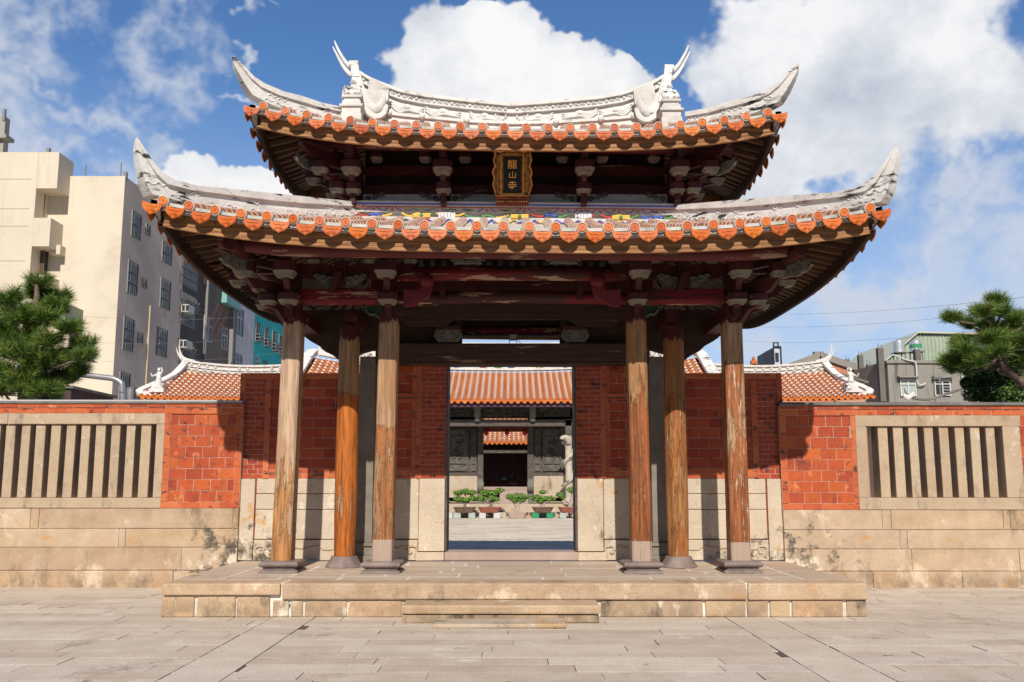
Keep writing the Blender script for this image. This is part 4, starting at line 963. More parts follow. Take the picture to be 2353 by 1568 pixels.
# stepped side brackets in the wall plane, reaching out to the side eaves
for s in (-1, 1):
    b = MB(); V = [at(px, py, 14.0) for px, py in ((1480,735),(1480,800),(1545,818),(1573,829),(1590,815),(1606,808),(1618,796),(1643,782),(1660,768),(1700,752),(1716,735),(1716,716),(1480,716))]
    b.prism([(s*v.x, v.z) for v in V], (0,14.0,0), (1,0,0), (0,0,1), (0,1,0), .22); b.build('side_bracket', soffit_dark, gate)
    b = MB(); b.box(min(s*2.35,s*2.55), max(s*2.35,s*2.55), 13.0, 15.9, 4.05, 4.25); b.box(min(s*3.1,s*3.3), max(s*3.1,s*3.3), 12.5, 15.7, 4.0, 4.18); b.build('side_tie', red_paint, gate)
for x in (-3.02, -1.7, 1.7, 3.02):
    b = MB(); b.box(x-.13, x+.13, 15.75, 16.01, PZ-.3, 4.3); b.build('rear_column', dark_wood, gate, bevel=.01)
# ---- upper storey
YU = 13.72
b = MB(); b.box(-2.48, 2.58, YU, YU+.7, bz(520), zc_(440, YU)); b.build('upper_wall', plaster, gate)
b = MB(); b.box(-2.42, 2.52, YU+.08, YU+.62, zc_(440,YU), zc_(330,YU)); b.build('upper_shade_core', mat('interior_shade_black', [(.012,.007,.008), (.03,.012,.012)], 3), gate)  # black box stands in for the shade of the open interior
for (p0, p1, yb) in ((446,428,YU-.02), (402,384,YU-.0), (358,344,13.3)):
    b = MB(); 
    if yb > 13.5:
        z0, z1 = zc_(p0, yb), zc_(p1, yb)
        for xa, xb_ in ((-2.45,-1.08),(-1.04,1.1),(1.14,2.55)):
            n_ = 14; b.loft([[(lerp(xa,xb_,i/n_), yb+dy, z) for dy, z in ((0,z0),(0,z1+.035*math.sin(math.pi*i/n_)),(.09,z1+.035*math.sin(math.pi*i/n_)),(.09,z0))] for i in range(n_+1)])
    else: b.tube([(x, yb, zc_(338,yb)-.0135*x) for x in (-3.4,-1,1,3.5)], .085, 12)
    b.build('upper_beam', red_paint if yb > 13.5 else MATS['purlin_paint'], gate, smooth=yb < 13.5)
for px in (812, 1019.5, 1341, 1556):
    s = -1 if px < PX else 1; R_, W_ = MB(), MB(); yA, yB = 13.28, 13.05
    xA = at(px, 436, yA).x; zA0, zA1 = zc_(447,yA), zc_(424,yA); zB0, zB1 = zc_(400,yB), zc_(374,yB); zT = zc_(338,12.9)
    R_.prism([(.30,-.12),(.02,-.2),(-.05,-.16),(-.06,0),(.5,0),(.5,-.12)], (xA, yA, zA0), (0,1,0), (0,0,1), (1,0,0), .085)
    dou(R_, W_, xA, yA, zA0, .24, zA1-zA0); R_.prism([(.05,0),(-.1,.0),(-.2,zB0-zA1),(.5,zB0-zA1),(.5,0)], (xA, yA, zA1), (0,1,0), (0,0,1), (1,0,0), .08)
    dou(R_, W_, xA, yB, zB0, .30, zB1-zB0); R_.prism([(.05,0),(-.1,0),(-.2,zT-zB1+.1),(.5,zT-zB1+.1),(.5,0)], (xA, yB, zB1), (0,1,0), (0,0,1), (1,0,0), .10)
    R_.box(xA-.08, xA+.08, yA+.2, yA+.45, zA0-.1, zT)
    for dx in (-.32, .32):
        dou(R_, W_, xA+dx, 13.5, zc_(372,13.5), .2, .13)
    if px < 900 or px > 1500:
        for (ex, ey) in ((.62,-.62), (.8, 0)):
            L = math.hypot(ex, ey); d = Vector((s*ex/L, ey/L, 0)); nn = Vector((-d.y, d.x, 0)); c0 = Vector((xA, 13.5, 0))
            R_.prism([(.0,-.2),(.2,-.1),(.38,.0),(0,0)], c0+Vector((0,0,zA0)), d, (0,0,1), nn, .08)
            q_ = c0+d*.36; dou(R_, W_, q_.x, q_.y, zA0, .23, zA1-zA0); R_.prism([(.0,0),(.4,0),(.55,.06),(.66,zB0-zA1),(0,zB0-zA1)], c0+Vector((0,0,zA1)), d, (0,0,1), nn, .08)
            q_ = c0+d*.68; dou(R_, W_, q_.x, q_.y, zB0, .26, (zB1-zB0)*.9); R_.prism([(.0,0),(.75,0),(.9,.1),(1.05,zT-zB1+.05),(0,zT-zB1)], c0+Vector((0,0,zB1-.02)), d, (0,0,1), nn, .08)
    o = R_.build('upper_bracket_set', red_paint, gate); W_.build_each('block_foot', bracket_white, o)
    b = MB()
    for e in (-1, 1):
        for t, zz_ in ((.16,.0),(.28,.03),(.38,.06)): scroll(b, (xA+e*t, YU-.015, zc_(458,YU)+zz_), (e,0,0), (0,0,1), .05, .014)
    b.build('black_scroll', carved_grey, gate, smooth=True)

# ================================================================ NAME PLAQUE
def pq(px, py, o=0): Y = lerp(13.20, 12.86, (468-py)/124)-o; return at(px, py, Y)
pl = empty('name_plaque', pq(1177, 468)); tag(pl, 'carved gilt plaque with three gold characters leaning under the upper eave', 'plaque')
def pboard(mb, P, th, o=0, m=0):
    F_ = [pq(x, y, o) for x, y in P]; B_ = [q+Vector((0, th, 0)) for q in F_]; n = len(P)
    mb.add(F_+B_, [tuple(range(n)), tuple(range(n,2*n))[::-1]]+[(i, (i+1) % n, n+(i+1) % n, n+i) for i in range(n)], m)
b = MB(); out = [(1136,345),(1150,349),(1166,344),(1177,348),(1188,344),(1204,349),(1219,345),(1218,357),(1221,368),(1217,382),(1222,396),(1219,410),(1222,424),(1218,438),(1214,450),(1140,450),(1137,438),(1133,424),(1136,410),(1132,396),(1138,382),(1134,368),(1138,357)]
pboard(b, out, .05); b.build('carved_frame', gold, pl)
b = MB(); lp = [pq(x, y, .02) for x, y in out]+[pq(*out[0], .02)]; b.tube(lp, .014, 6)
for (x0, x1, y0, y1) in ((1151.5,1203,355,447),): 
    c = [pq(x0,y0,.02), pq(x1,y0,.02), pq(x1,y1,.02), pq(x0,y1,.02), pq(x0,y0,.02)]
    for a_, c_ in zip(c[:-1], c[1:]): b.beam(a_, c_, .02, .02)
for i in range(26):
    e = -1 if i % 2 else 1; y = 358+i*3.4; scroll(b, pq(1177+e*(33+rng.uniform(-3,3)), y, .02), (e,0,0), (0,0,1), rng.uniform(.022,.04), .008, n=9)
for i in range(20):
    for x in (1154.7, 1200): b.sphere(pq(x, 360+4.4*i, .02), .009, .009, .009, 6)
for e in (-1, 1): scroll(b, pq(1177+e*7, 351, .03), (e,0,0), (0,0,1), .04, .010)
b.build('gilt_relief', mat('bright_gilt', [(.50,.24,.05), (.75,.42,.12)], 14, rough=.4, metal=.3), pl, smooth=True)
b = MB(); pboard(b, [(1158,361),(1197.4,361),(1197.4,442),(1158,442)], .03, .015); b.build('black_panel', lacquer, pl)
b = MB(); pboard(b, [(1139,447),(1217,447),(1217,457),(1139,457)], .12, .03); pboard(b, [(1141,457),(1215,457),(1215,469),(1141,469)], .10, .01); b.build('plaque_base', plaque_red, pl, bevel=.005)
b = MB()
for i in range(24): b.sphere(pq(1142+3.1*i, 455, .045), .009, .009, .012, 6)
for i in range(12): b.sphere(pq(1144+6*i, 464, .03), .016, .012, .012, 6)
b.build('base_beads', gold, pl)
def glyph(ch, px0, px1, py0, py1):
    cu = bpy.data.curves.new('g', 'FONT'); cu.body = ch; cu.extrude = .012; cu.offset = .012; cu.resolution_u = 4
    to = bpy.data.objects.new('g', cu); COL.objects.link(to); bpy.context.view_layer.update()
    me = to.evaluated_get(bpy.context.evaluated_depsgraph_get()).to_mesh()
    V = [v.co.copy() for v in me.vertices]; Fc = [list(p.vertices) for p in me.polygons]; to.to_mesh_clear(); bpy.data.objects.remove(to); bpy.data.curves.remove(cu)
    xs = [v.x for v in V]; ys = [v.y for v in V]; x0, x1, y0, y1 = min(xs), max(xs), min(ys), max(ys)
    mb = MB(); mb.add([pq(lerp(px0, px1, (v.x-x0)/(x1-x0))+ (v.y-y0)/(y1-y0)*.6, lerp(py1, py0, (v.y-y0)/(y1-y0)), .018+(v.z+.012)*.3) for v in V], Fc)
    mb.build('character', gold_line, pl, fix=False)
glyph('\u9f8d', 1166, 1188, 367, 388); glyph('\u5c71', 1169.5, 1185.5, 394, 410.5); glyph('\u5bfa', 1167, 1187, 416, 437)
# ---- floodlight on the lintel
fl = empty('floodlight', at(1179, 787, 13.95)); tag(fl, 'small grey floodlight standing on the lintel beam over the door', 'floodlight')
p = at(1179, 776, 13.95); b = MB(); b.box(p.x-.065, p.x+.065, 13.88, 13.99, p.z-.045, p.z+.045); b.build('lamp_body', mat('grey_lamp_metal', [(.10,.095,.08)], rough=.5), fl, bevel=.006)
b = MB(); b.box(p.x-.055, p.x+.055, 13.872, 13.879, p.z-.035, p.z+.035); b.build('lamp_glass', mat('lamp_glass', [(.22,.21,.18)], rough=.2), fl)
b = MB()
for e in (-1, 1): b.tube([(p.x+e*.06, 13.93, p.z-.03), (p.x+e*.06, 13.93, p.z-.10)], .006, 5)
b.tube([(p.x+.06,13.95,p.z-.02),(p.x+.1,13.95,p.z-.06),(p.x+.12,13.95,p.z-.1)], .005, 5); b.build('lamp_bracket', MATS['grey_lamp_metal'], fl)
# ================================================================ MAIN HALL ACROSS THE COURTYARD
HX = -.35
hall = empty('temple_hall', (HX, 43.5, .1)); tag(hall, 'wide temple hall with red tiled roof and carved doors across the courtyard', 'temple hall')
def tiled_slope(name, x0, x1, ye, yt, zeave, ztop, parent, step=.32, seg=.34, endcap=True, zfun=None, clip=None):
    """zfun(x, v)->z ; clip(x)->(v0, v1)"""
    zf = zfun or (lambda x, v: zeave+(ztop-zeave)*v**1.18)
    b = MB(); nx = max(4, int((x1-x0)/.8)); nv = 10
    for i in range(nx):
        for j in range(nv):
            xa, xb_ = lerp(x0,x1,i/nx), lerp(x0,x1,(i+1)/nx); va, vb = j/nv, (j+1)/nv
            ca, cb = (clip((xa+xb_)/2) if clip else (0,1))
            if vb < ca or va > cb: continue
            P = [(xa,lerp(ye,yt,va),zf(xa,va)),(xb_,lerp(ye,yt,va),zf(xb_,va)),(xb_,lerp(ye,yt,vb),zf(xb_,vb)),(xa,lerp(ye,yt,vb),zf(xa,vb))]
            b.add(P, [(0,1,2,3)], 0); b.add([(p[0],p[1],p[2]-.12) for p in P], [(3,2,1,0)], 2)
    n = int((x1-x0)/step); L = math.hypot(yt-ye, ztop-zeave); ns = max(2, int(L/seg))
    for k in range(n+1):
        x = x0+(x1-x0)*(k+.5)/(n+1); ca, cb = clip(x) if clip else (0, 1)
        for j in range(ns):
            a, c = j/ns, (j+1)/ns
            if a < ca or c > cb+.02: continue
            p = Vector((x, lerp(ye,yt,a), zf(x,a)+.025)); q = Vector((x, lerp(ye,yt,c), zf(x,c)+.025))
            b.tube([p, p.lerp(q,.55)], [.074,.066], 6, 1, cap=(j == 0)); b.tube([p.lerp(q,.55), q], .082, 6, 3, cap=False)
        # flat pan courses between the tubes
        for j in range(ns*2):
            a = j/(ns*2)
            if a < ca or a > cb: continue
            xm = x+step/2; b.box(xm-.085, xm+.085, lerp(ye,yt,a)-.02, lerp(ye,yt,a)+.06, zf(xm,a)-.01, zf(xm,a)+.018, 0)
        if endcap and ca <= 0:
            b.tube([(x, ye-.06, zf(x,0)+.03), (x, ye, zf(x,0)+.03)], .075, 10, 1); xm = x+step/2
            b.prism([(-.12,0),(.12,0),(.10,-.09),(0,-.16),(-.10,-.09)], (xm, ye-.05, zf(xm,0)+.0), (1,0,0), (0,0,1), (0,1,0), .02, 1)
    b.build(name, [roof_tile, tile, dark_wood, lime_bright], parent)
def hz(py, Y): return at(PX-16, py, Y).z
def hx(px, Y, py=950): return at(px, py, Y).x
YE, YT = 41.2, 45.6
ze, zt = hz(921, YE), hz(857, YT); HW = 480/2000*43.4
def zc1(x, v): u = abs(x-HX)/HW; return lerp(ze+.35*u**3, zt+.85*u**2.4, v**1.12)
tiled_slope('central_roof', HX-HW, HX+HW, YE, YT, ze, zt, hall, zfun=zc1)
def ridge_sweep(name, parent, x0, x1, Y, fz_, h, hd=.22, tails=True, decor=True, tl=1.2):
    b = MB(); n = 40
    for (a, c, w) in ((0, .16, hd*1.3), (.16, .42, hd*.9), (.42, .5, hd*1.15), (.5, .92, hd*.8), (.92, 1, hd*1.2)):
        b.loft([[(x, Y-w, z1), (x, Y+w, z1), (x, Y+w, z0), (x, Y-w, z0)] for x, z1, z0 in [(lerp(x0,x1,i/n), fz_(lerp(x0,x1,i/n))-a*h, fz_(lerp(x0,x1,i/n))-c*h+.003) for i in range(n+1)]])
    if decor:
        x = x0+.4
        while x < x1-.3:
            z = fz_(x)-.70*h; b.tube(curve_pts([(x-.22,Y-hd,z), (x-.08,Y-hd-.03,z+.1*h), (x+.06,Y-hd-.03,z-.08*h), (x+.2,Y-hd,z+.08*h)], 3), .045, 5)
            if rng.random() < .5: b.sphere((x, Y-hd-.02, fz_(x)-.3*h), .09, .06, .07, 6)
            x += .42
    if tails:
        for s, xe in ((-1, x0), (1, x1)):
            z = fz_(xe)
            b.tube(curve_pts([(xe-s*.3,Y,z-.15*h),(xe+s*.05*tl,Y,z+.05*tl),(xe+s*.30*tl,Y,z+.35*tl),(xe+s*.42*tl,Y,z+.75*tl)], 5), [.2*(1-i/17) for i in range(16)], 7, flat=.8)
            b.tube(curve_pts([(xe-s*.3,Y,z-.4*h),(xe+s*.15*tl,Y,z-.12*tl),(xe+s*.45*tl,Y,z+.2*tl),(xe+s*.60*tl,Y,z+.6*tl)], 5), [.16*(1-i/17) for i in range(16)], 7, flat=.8)
    return b.build(name, plaster, parent, smooth=False)
ridge_sweep('central_ridge', hall, HX-HW+.5, HX+HW-.5, YT+.15, lambda x: hz(789,YT)+.95*(abs(x-HX)/HW)**2.4, hz(789,YT)-hz(852,YT), tl=1.3)
for k, (px, c) in enumerate(((1050,'blue'),(1110,'red'),(1175,'blue'),(1240,'yellow'),(1300,'blue'),(1145,'green'))):   # painted swirls on the ridge
    b = MB(); p = at(px, 838, YT-.12); scroll(b, (p.x, YT-.1, p.z), (1,0,0), (0,0,1), .3, .035); b.tube(curve_pts([(p.x-.7,YT-.1,p.z-.05),(p.x-.4,YT-.12,p.z+.12),(p.x,YT-.1,p.z-.1),(p.x+.5,YT-.1,p.z+.1)],4), .03, 5); b.build('ridge_painting', PB[c], hall)
def gable_ridge(parent, P, w=.2, d=.28, top_curl=True):
    b = MB(); P = curve_pts(P, 5); n = len(P); b.loft([[p+Vector((-w*f,0,d*g)) for f, g in ((1,0),(-1,0),(-1,1),(1,1))] for p in P]); b.loft([[p+Vector((-w*1.35*f,0,d*g)) for f, g in ((1,1.02),(-1,1.02),(-1,1.35),(1,1.35))] for p in P])
    return b.build('gable_ridge', plaster_sooty, parent)
for s in (-1, 1):
    x = HX+s*(HW-.15); gable_ridge(hall, [(x-s*.1,YT+.2,zt+1.0),(x,YT-.8,zt+.55),(x+s*.1,43.4,lerp(ze,zt,.5)+.55),(x+s*.25,42.0,ze+.75),(x+s*.45,YE-.1,ze+.75)], .2, .24)
# side wings of the hall
WL = {}
for s in (-1, 1):
    w_ = empty('wing_building', (HX+s*14, 43.5, .1)); tag(w_, 'lower %s wing of the temple hall with curved white ridge and red tiles' % ('left' if s < 0 else 'right'), 'temple wing', 'wings of the temple hall')
    ye, yt = 41.6, 45.0; zE, zT = hz(916, ye), hz(862, yt); xi, xo = HX+s*(HW-.3), HX+s*(822/2000*43.0)
    def u_(x): return abs(x-HX)
    Lw = abs(xo-xi); xm = HX+s*(600/2000*44)
    def zw_(x, v, s=s, xm=xm): q = (u_(x)-u_(xm))/(Lw*.55); return lerp(zE+.10*max(0,q)**3, zT+(.28*q*q if q > 0 else .12*q*q), v**1.15)
    xr = HX+s*(745/2000*45)          # where ridge ends; beyond it only the corner of the slope
    def clip(x): e = (u_(x)-u_(xr))/(abs(xo)-abs(xr) if False else (u_(xo)-u_(xr))); return (0, 1 if e <= 0 else max(0, 1-e**.75*.95))
    tiled_slope('wing_roof', min(xi,xo), max(xi,xo), ye, yt, zE, zT, w_, zfun=zw_, clip=clip, step=.31)
    h = hz(840,yt)-hz(864,yt)
    def fr(x): q = (u_(x)-u_(xm))/(Lw*.55); return hz(840,yt)+(.42*q*q if q > 0 else .30*q*q)
    ridge_sweep('wing_ridge', w_, min(xi,xr), max(xi,xr), yt+.15, fr, h+.1, tails=False)
    b = MB(); z = fr(xr)
    b.tube(curve_pts([(xr-s*.5,yt+.1,z-.15),(xr+s*.05,yt+.1,z+.05),(xr+s*.28,yt+.1,z+.38),(xr+s*.36,yt+.1,z+.85)], 5), [.14*(1-i/16.5) for i in range(16)], 8)
    b.tube(curve_pts([(xr-s*.4,yt+.1,z-.3),(xr+s*.1,yt+.1,z-.05),(xr+s*.38,yt+.1,z+.32),(xr+s*.5,yt+.1,z+.66)], 5), [.10*(1-i/16.5) for i in range(16)], 8)
    b.build('ridge_tail', plaster, w_, smooth=True)
    gable_ridge(w_, [(xr-s*.1,yt,z-.25),(xr+s*.10,yt-.9,z-1.0),(xr+s*.45,43.2,z-1.5),(xr+s*1.05,42.2,zE+.28),(xo-s*.45,ye+.2,zE+.02)], .13, .16)
    b = MB(); q = at(1160+s*796, 886, 42.2); 
    for w2, z0, z1 in ((.34,-.35,-.15),(.26,-.15,.0),(.32,.0,.08)): b.box(q.x-w2, q.x+w2, 42.0, 42.5, q.z+z0, q.z+z1)
    for k in range(7): b.sphere((q.x+s*(-.1+.13*k), 42.1, q.z-.1-.07*k+rng.uniform(-.05,.08)), .13, .12, .12, 7)
    b.build('corner_pedestal', plaster_sooty, w_)
    b = MB(); z = q.z+.08; b.lathe([(.13,0),(.16,.1),(.11,.3),(.13,.45),(.10,.55),(.04,.6)], (q.x, 42.2, z), 10); b.sphere((q.x, 42.18, z+.70), .085, .085, .1, 8)
    b.tube([(q.x+s*.1,42.15,z+.45),(q.x+s*.28,42.1,z+.35),(q.x+s*.36,42.1,z+.5)], [.05,.04,.03], 6); b.tube([(q.x-s*.1,42.15,z+.45),(q.x-s*.2,42.1,z+.62),(q.x-s*.14,42.1,z+.8)], [.05,.04,.03], 6)
    b.build('ridge_figure', plaster_sooty, w_, smooth=True)
    b = MB(); xa, xb_ = min(xi, xo-s*1.2), max(xi, xo-s*1.2); b.box(xa, xb_, 43.0, 43.3, 1.5, 4.0, 0); b.box(xa, xb_, 42.95, 43.3, .09, 1.5, 1); b.box(xa, xb_, 42.97, 43.3, 4.0, hz(925,43), 2); b.box(xa, xb_, 43.3, 47, .09, hz(925,43), 0)
    b.build('wing_wall', [brick_dark, granite_pale, plaster_clean], w_)
# hall front seen through the door
YC, YWl = 42.3, 43.9
b = MB()
for k, (y0, dz) in enumerate(((41.35, .24), (41.75, .42), (42.15, .60))): b.box(HX-9.5, HX+9.5, y0, 46.5 if k == 2 else y0+.6, .09, .09+dz)
b.box(HX-9.5, HX+9.5, 46.5, 50, .09, .5)
b.build('hall_platform', granite_pale, hall, bevel=.02)
PZH = .69
def hbox(px0, px1, py0, py1, Y, d, name, m, bevel=0, m2=None):
    a, c = at(px0, py1, Y), at(px1, py0, Y); b = MB(); b.box(a.x, c.x, Y, Y+d, a.z, c.z); return b.build(name, m, hall, bevel=bevel)
b = MB(); e0 = hz(930, YE+.15); b.box(HX-HW, HX+HW, YE+.1, YE+.2, e0-.12, e0+.14); b.build('eave_board', mat('purple_eave_board', [(.07,.03,.055), (.10,.05,.08)], 3), hall)
hbox(705, 1632, 964, 980, YC-.15, .4, 'hall_beam', dark_wood, .03)
b = MB()
carve = mat('blackened_carving', [(.03,.026,.022), (.12,.10,.08)], 5, stains=[((.22,.18,.14), 7, .60, .66, None)], bump=(((12, 1),), .05))
for x0, x1 in ((710,850),(860,990),(1000,1092),(1102,1218),(1230,1310),(1320,1460),(1470,1620)):
    for y0, y1, o in ((931,948,0),(950,958,.1)):
        a, c = at(x0, y1, YC), at(x1, y0, YC); b.box(a.x, c.x, YC+o, YC+o+.15, a.z, c.z)
    for k in range(14): p = at(lerp(x0+4, x1-4, rng.random()), rng.uniform(934,955), YC-.05); scroll(b, p, (rng.choice((-1,1)),0,0), (0,0,1), rng.uniform(.08,.17), .035, n=10)
b.build('carved_frieze', carve, hall)
for px in (1097, 1224):
    p = at(px, 950, YC-.2); b = MB(); b.lathe([(.10,-.42),(.17,-.36),(.12,-.28),(.18,-.1),(.16,.1),(.2,.35),(.2,.45)], p, 10); b.build('pendant_bracket', carved_grey, hall, smooth=True)
# walls: dado, lattice panels, posts
for (x0, x1) in ((705,1097),(1226,1632)): 
    hbox(x0, x1, 1091, 1137, YWl, .3, 'dado_wall', granite_pale, .02); hbox(x0, x1, 1086, 1092, YWl-.05, .35, 'dado_cap', dark_wood); hbox(x0, x1, 980, 1088, YWl+.12, .15, 'timber_wall', dark_wood)
    hbox(x0, x1, 1136, 1144, YWl-.25, .5, 'wall_foot', granite_pale, .02)
panel = mat('carved_door_panel', [(.06,.055,.05), (.16,.145,.125)], 4, bump=(((9, 1),), .04), stains=[((.25,.23,.2), 6, .6, .66, None)])
for (x0, x1) in ((1030,1077),(1246,1290),(1081,1096),(1227,1243),(975,1020),(900,950),(820,870),(1350,1400),(1430,1480)):
    o = hbox(x0, x1, 985, 1085, YWl+.02, .1, 'door_panel', panel); n_ = x1-x0 > 30
    b = MB(); A, C = at(x0+2, 1083, YWl-.01), at(x1-2, 987, YWl-.01)
    for z0, z1 in ((A.z, A.z+.04), (C.z-.04, C.z), (lerp(A.z,C.z,.17), lerp(A.z,C.z,.19)), (lerp(A.z,C.z,.82), lerp(A.z,C.z,.84))): b.box(A.x, C.x, YWl-.03, YWl+.02, z0, z1)
    for x in (A.x, C.x-.04): b.box(x, x+.04, YWl-.032, YWl+.02, A.z, C.z)
    if n_:
        for k in range(16): scroll(b, (lerp(A.x,C.x,rng.uniform(.25,.75)), YWl-.01, lerp(A.z,C.z,rng.uniform(.26,.78))), (rng.choice((-1,1)),0,0), (0,0,1), rng.uniform(.06,.12), .02, n=9)
    b.build('panel_frame', dark_wood, o)
for (x0, x1) in ((1097,1111),(1212,1226)): hbox(x0, x1, 962, 1137, YWl-.12, .3, 'door_post', dark_wood, .02)
for (x0, x1) in ((1097,1111.5),(1212,1226)):   # drum stones
    xc_ = at((x0+x1)/2, 1105, YWl-.6).x; b = MB(); zf = hz(1134, YWl-.6)
    b.box(xc_-.17, xc_+.17, YWl-.95, YWl-.3, PZH, PZH+.14); b.box(xc_-.11, xc_+.11, YWl-.85, YWl-.35, PZH+.14, PZH+.5)
    b.tube([(xc_-.13, YWl-.6, PZH+.86), (xc_+.13, YWl-.6, PZH+.86)], .36, 18); b.tube([(xc_-.16, YWl-.6, PZH+.86), (xc_+.16, YWl-.6, PZH+.86)], .22, 14)
    b.build('drum_stone', carved_grey, hall, smooth=True)
for px in (1307, 1013-16):   # coiled dragon columns
    c = at(px, 1100, YC); b = MB(); zb, zt2 = PZH, hz(1002, YC)
    b.lathe([(.34,0),(.36,.12),(.26,.25),(.2,.28)], (c.x, YC, zb), 12); b.tube([(c.x, YC, zb+.2), (c.x, YC, zt2)], .17, 12)
    P = [(c.x+.20*math.cos(a), YC+.20*math.sin(a), lerp(zb+.3, zt2-.15, a/(5.2*math.pi))) for a in [i*.25 for i in range(66)]]
    b.tube(P, [.055+.05*math.sin(math.pi*i/65) for i in range(66)], 8)
    b.tube(curve_pts([(c.x, YC-.2, zt2-.35), (c.x-.12, YC-.28, zt2-.1), (c.x-.34, YC-.3, zt2-.12), (c.x-.42, YC-.3, zt2-.16)], 4), [.12,.125,.13,.13,.125,.12,.115,.11,.10,.08,.06,.045,.03], 8)
    for k in range(12): a = k*1.35; z = lerp(zb+.35, zt2-.2, k/12); b.tube(curve_pts([(c.x+.22*math.cos(a), YC+.22*math.sin(a), z), (c.x+.34*math.cos(a+.4), YC+.34*math.sin(a+.4), z+.09), (c.x+.30*math.cos(a+.8), YC+.30*math.sin(a+.8), z+.18)], 3), [.05,.05,.04,.04,.03,.02,.01], 6)
    b.build('dragon_column', mat('dragon_stone_%d' % px, [(.40,.36,.29), (.56,.51,.42)], 5, rough=.85), hall, smooth=True)
    b = MB(); b.box(c.x-.15, c.x+.15, YC-.15, YC+.15, zt2, hz(964, YC)); b.build('column_head', dark_wood, hall)
hbox(1111, 1212, 1119, 1127, YWl-.05, .35, 'door_threshold', MATS['pink_sill_stone'], .01)
b = MB(); a, c = at(1148,1149,42.5), at(1212,1128,43.7); b.hexa([(a.x,42.2,PZH-.3),(c.x,42.2,PZH-.3),(c.x,43.7,PZH-.1),(a.x,43.7,PZH-.1),(a.x,42.2,PZH+.01),(c.x,42.2,PZH+.01),(c.x,43.7,hz(1127,43.7)),(a.x,43.7,hz(1127,43.7))]); b.build('door_ramp', MATS['pink_sill_stone'], hall)
hbox(1111, 1212, 980, 992, YWl, .2, 'door_head', plaque_red)
for px in (1117, 1165, 1206): p = at(px, 994, YWl-.1); b = MB(); b.lathe([(.03,-.16),(.1,-.1),(.13,0),(.1,.1),(.03,.16)], p, 10); b.build('red_lantern', mat('lantern_red_%d' % px, [(.35,.02,.02)], rough=.5), hall, smooth=True)
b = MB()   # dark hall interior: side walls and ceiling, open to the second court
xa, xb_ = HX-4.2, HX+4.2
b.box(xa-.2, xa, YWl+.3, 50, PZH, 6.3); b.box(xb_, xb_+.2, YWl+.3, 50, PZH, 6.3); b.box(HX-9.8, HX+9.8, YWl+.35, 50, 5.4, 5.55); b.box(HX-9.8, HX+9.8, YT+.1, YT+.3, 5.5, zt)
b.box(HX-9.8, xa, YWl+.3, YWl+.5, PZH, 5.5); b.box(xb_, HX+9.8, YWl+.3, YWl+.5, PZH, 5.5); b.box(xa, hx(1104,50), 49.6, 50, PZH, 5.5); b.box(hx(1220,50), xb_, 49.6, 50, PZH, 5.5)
b.build('inner_wall', MATS['interior_shade_black'], hall)
# second hall behind
h2 = empty('rear_hall', (HX, 60, .1)); tag(h2, 'rear temple hall glimpsed through the middle doorway, red roof over dark opening', 'temple hall')
y2 = 57.0; b = MB()
tiled_slope('rear_roof', HX-6, HX+6, y2, 61, hz(1017, y2), hz(985, 61)+.9, h2)
b = MB(); b.box(HX-6, HX+6, y2+.4, y2+.7, hz(1041, y2), hz(1034, y2)); b.build('rear_beam', dark_wood, h2)
b = MB(); b.box(HX-6, HX+6, 61.2, 61.6, .1, 6); b.build('rear_wall', MATS['interior_shade_black'], h2)
for s in (-1, 1): b = MB(); b.box(HX+s*2.0-.2, HX+s*2.0+.2, y2+.5, y2+.9, .1, hz(1036, y2)); b.build('rear_column', dark_wood, h2)
b = MB(); b.box(HX-6, HX+6, y2+.2, 61, .09, .75); b.build('rear_platform', granite_pale, h2)
tb = empty('altar_table', at(1158, 1119, 46.5)); tag(tb, 'low red altar stand inside the dark hall doorway under the burner', 'stand'); p = at(1158, 1119, 46.5)
b = MB(); b.box(p.x-.72, p.x+.72, 46.2, 46.9, p.z+.13, p.z+.2); b.build('table_top', bright_red, tb, bevel=.01)
for sx in (-1, 1):
    for y in (46.25, 46.8): b = MB(); b.box(p.x+sx*.62-.05, p.x+sx*.62+.05, y, y+.08, PZH-.2, p.z+.13); b.build('leg', bright_red, tb)
z = p.z+.2; ib = empty('incense_burner', (p.x, 46.5, z)); tag(ib, 'round dark bronze incense burner with dragon handles in the hall doorway', 'incense burner')
bronze = mat('dark_bronze', [(.06,.06,.065), (.13,.13,.135)], 5, rough=.4, metal=.6)
b = MB(); b.lathe([(.12,.0),(.14,.06),(.24,.12),(.33,.22),(.34,.30),(.27,.36),(.32,.40),(.30,.41),(.25,.37)], (p.x, 46.5, z), 18); b.build('bowl', bronze, ib, smooth=True)
for s in (-1, 1): b = MB(); b.tube(curve_pts([(p.x+s*.28,46.5,z+.22),(p.x+s*.46,46.5,z+.25),(p.x+s*.42,46.5,z+.42),(p.x+s*.47,46.5,z+.55),(p.x+s*.38,46.5,z+.6)], 4), [.05]*12+[.06,.06,.05,.03,.02], 7); b.build('handle', bronze, ib, smooth=True)
b = MB()
for k in range(7): x = p.x-.12+.04*k; b.tube([(x,46.5,z+.36),(x+rng.uniform(-.02,.02),46.5,z+.6)], .008, 4)
b.build('incense_stick', MATS['lantern_red_1165'], ib)

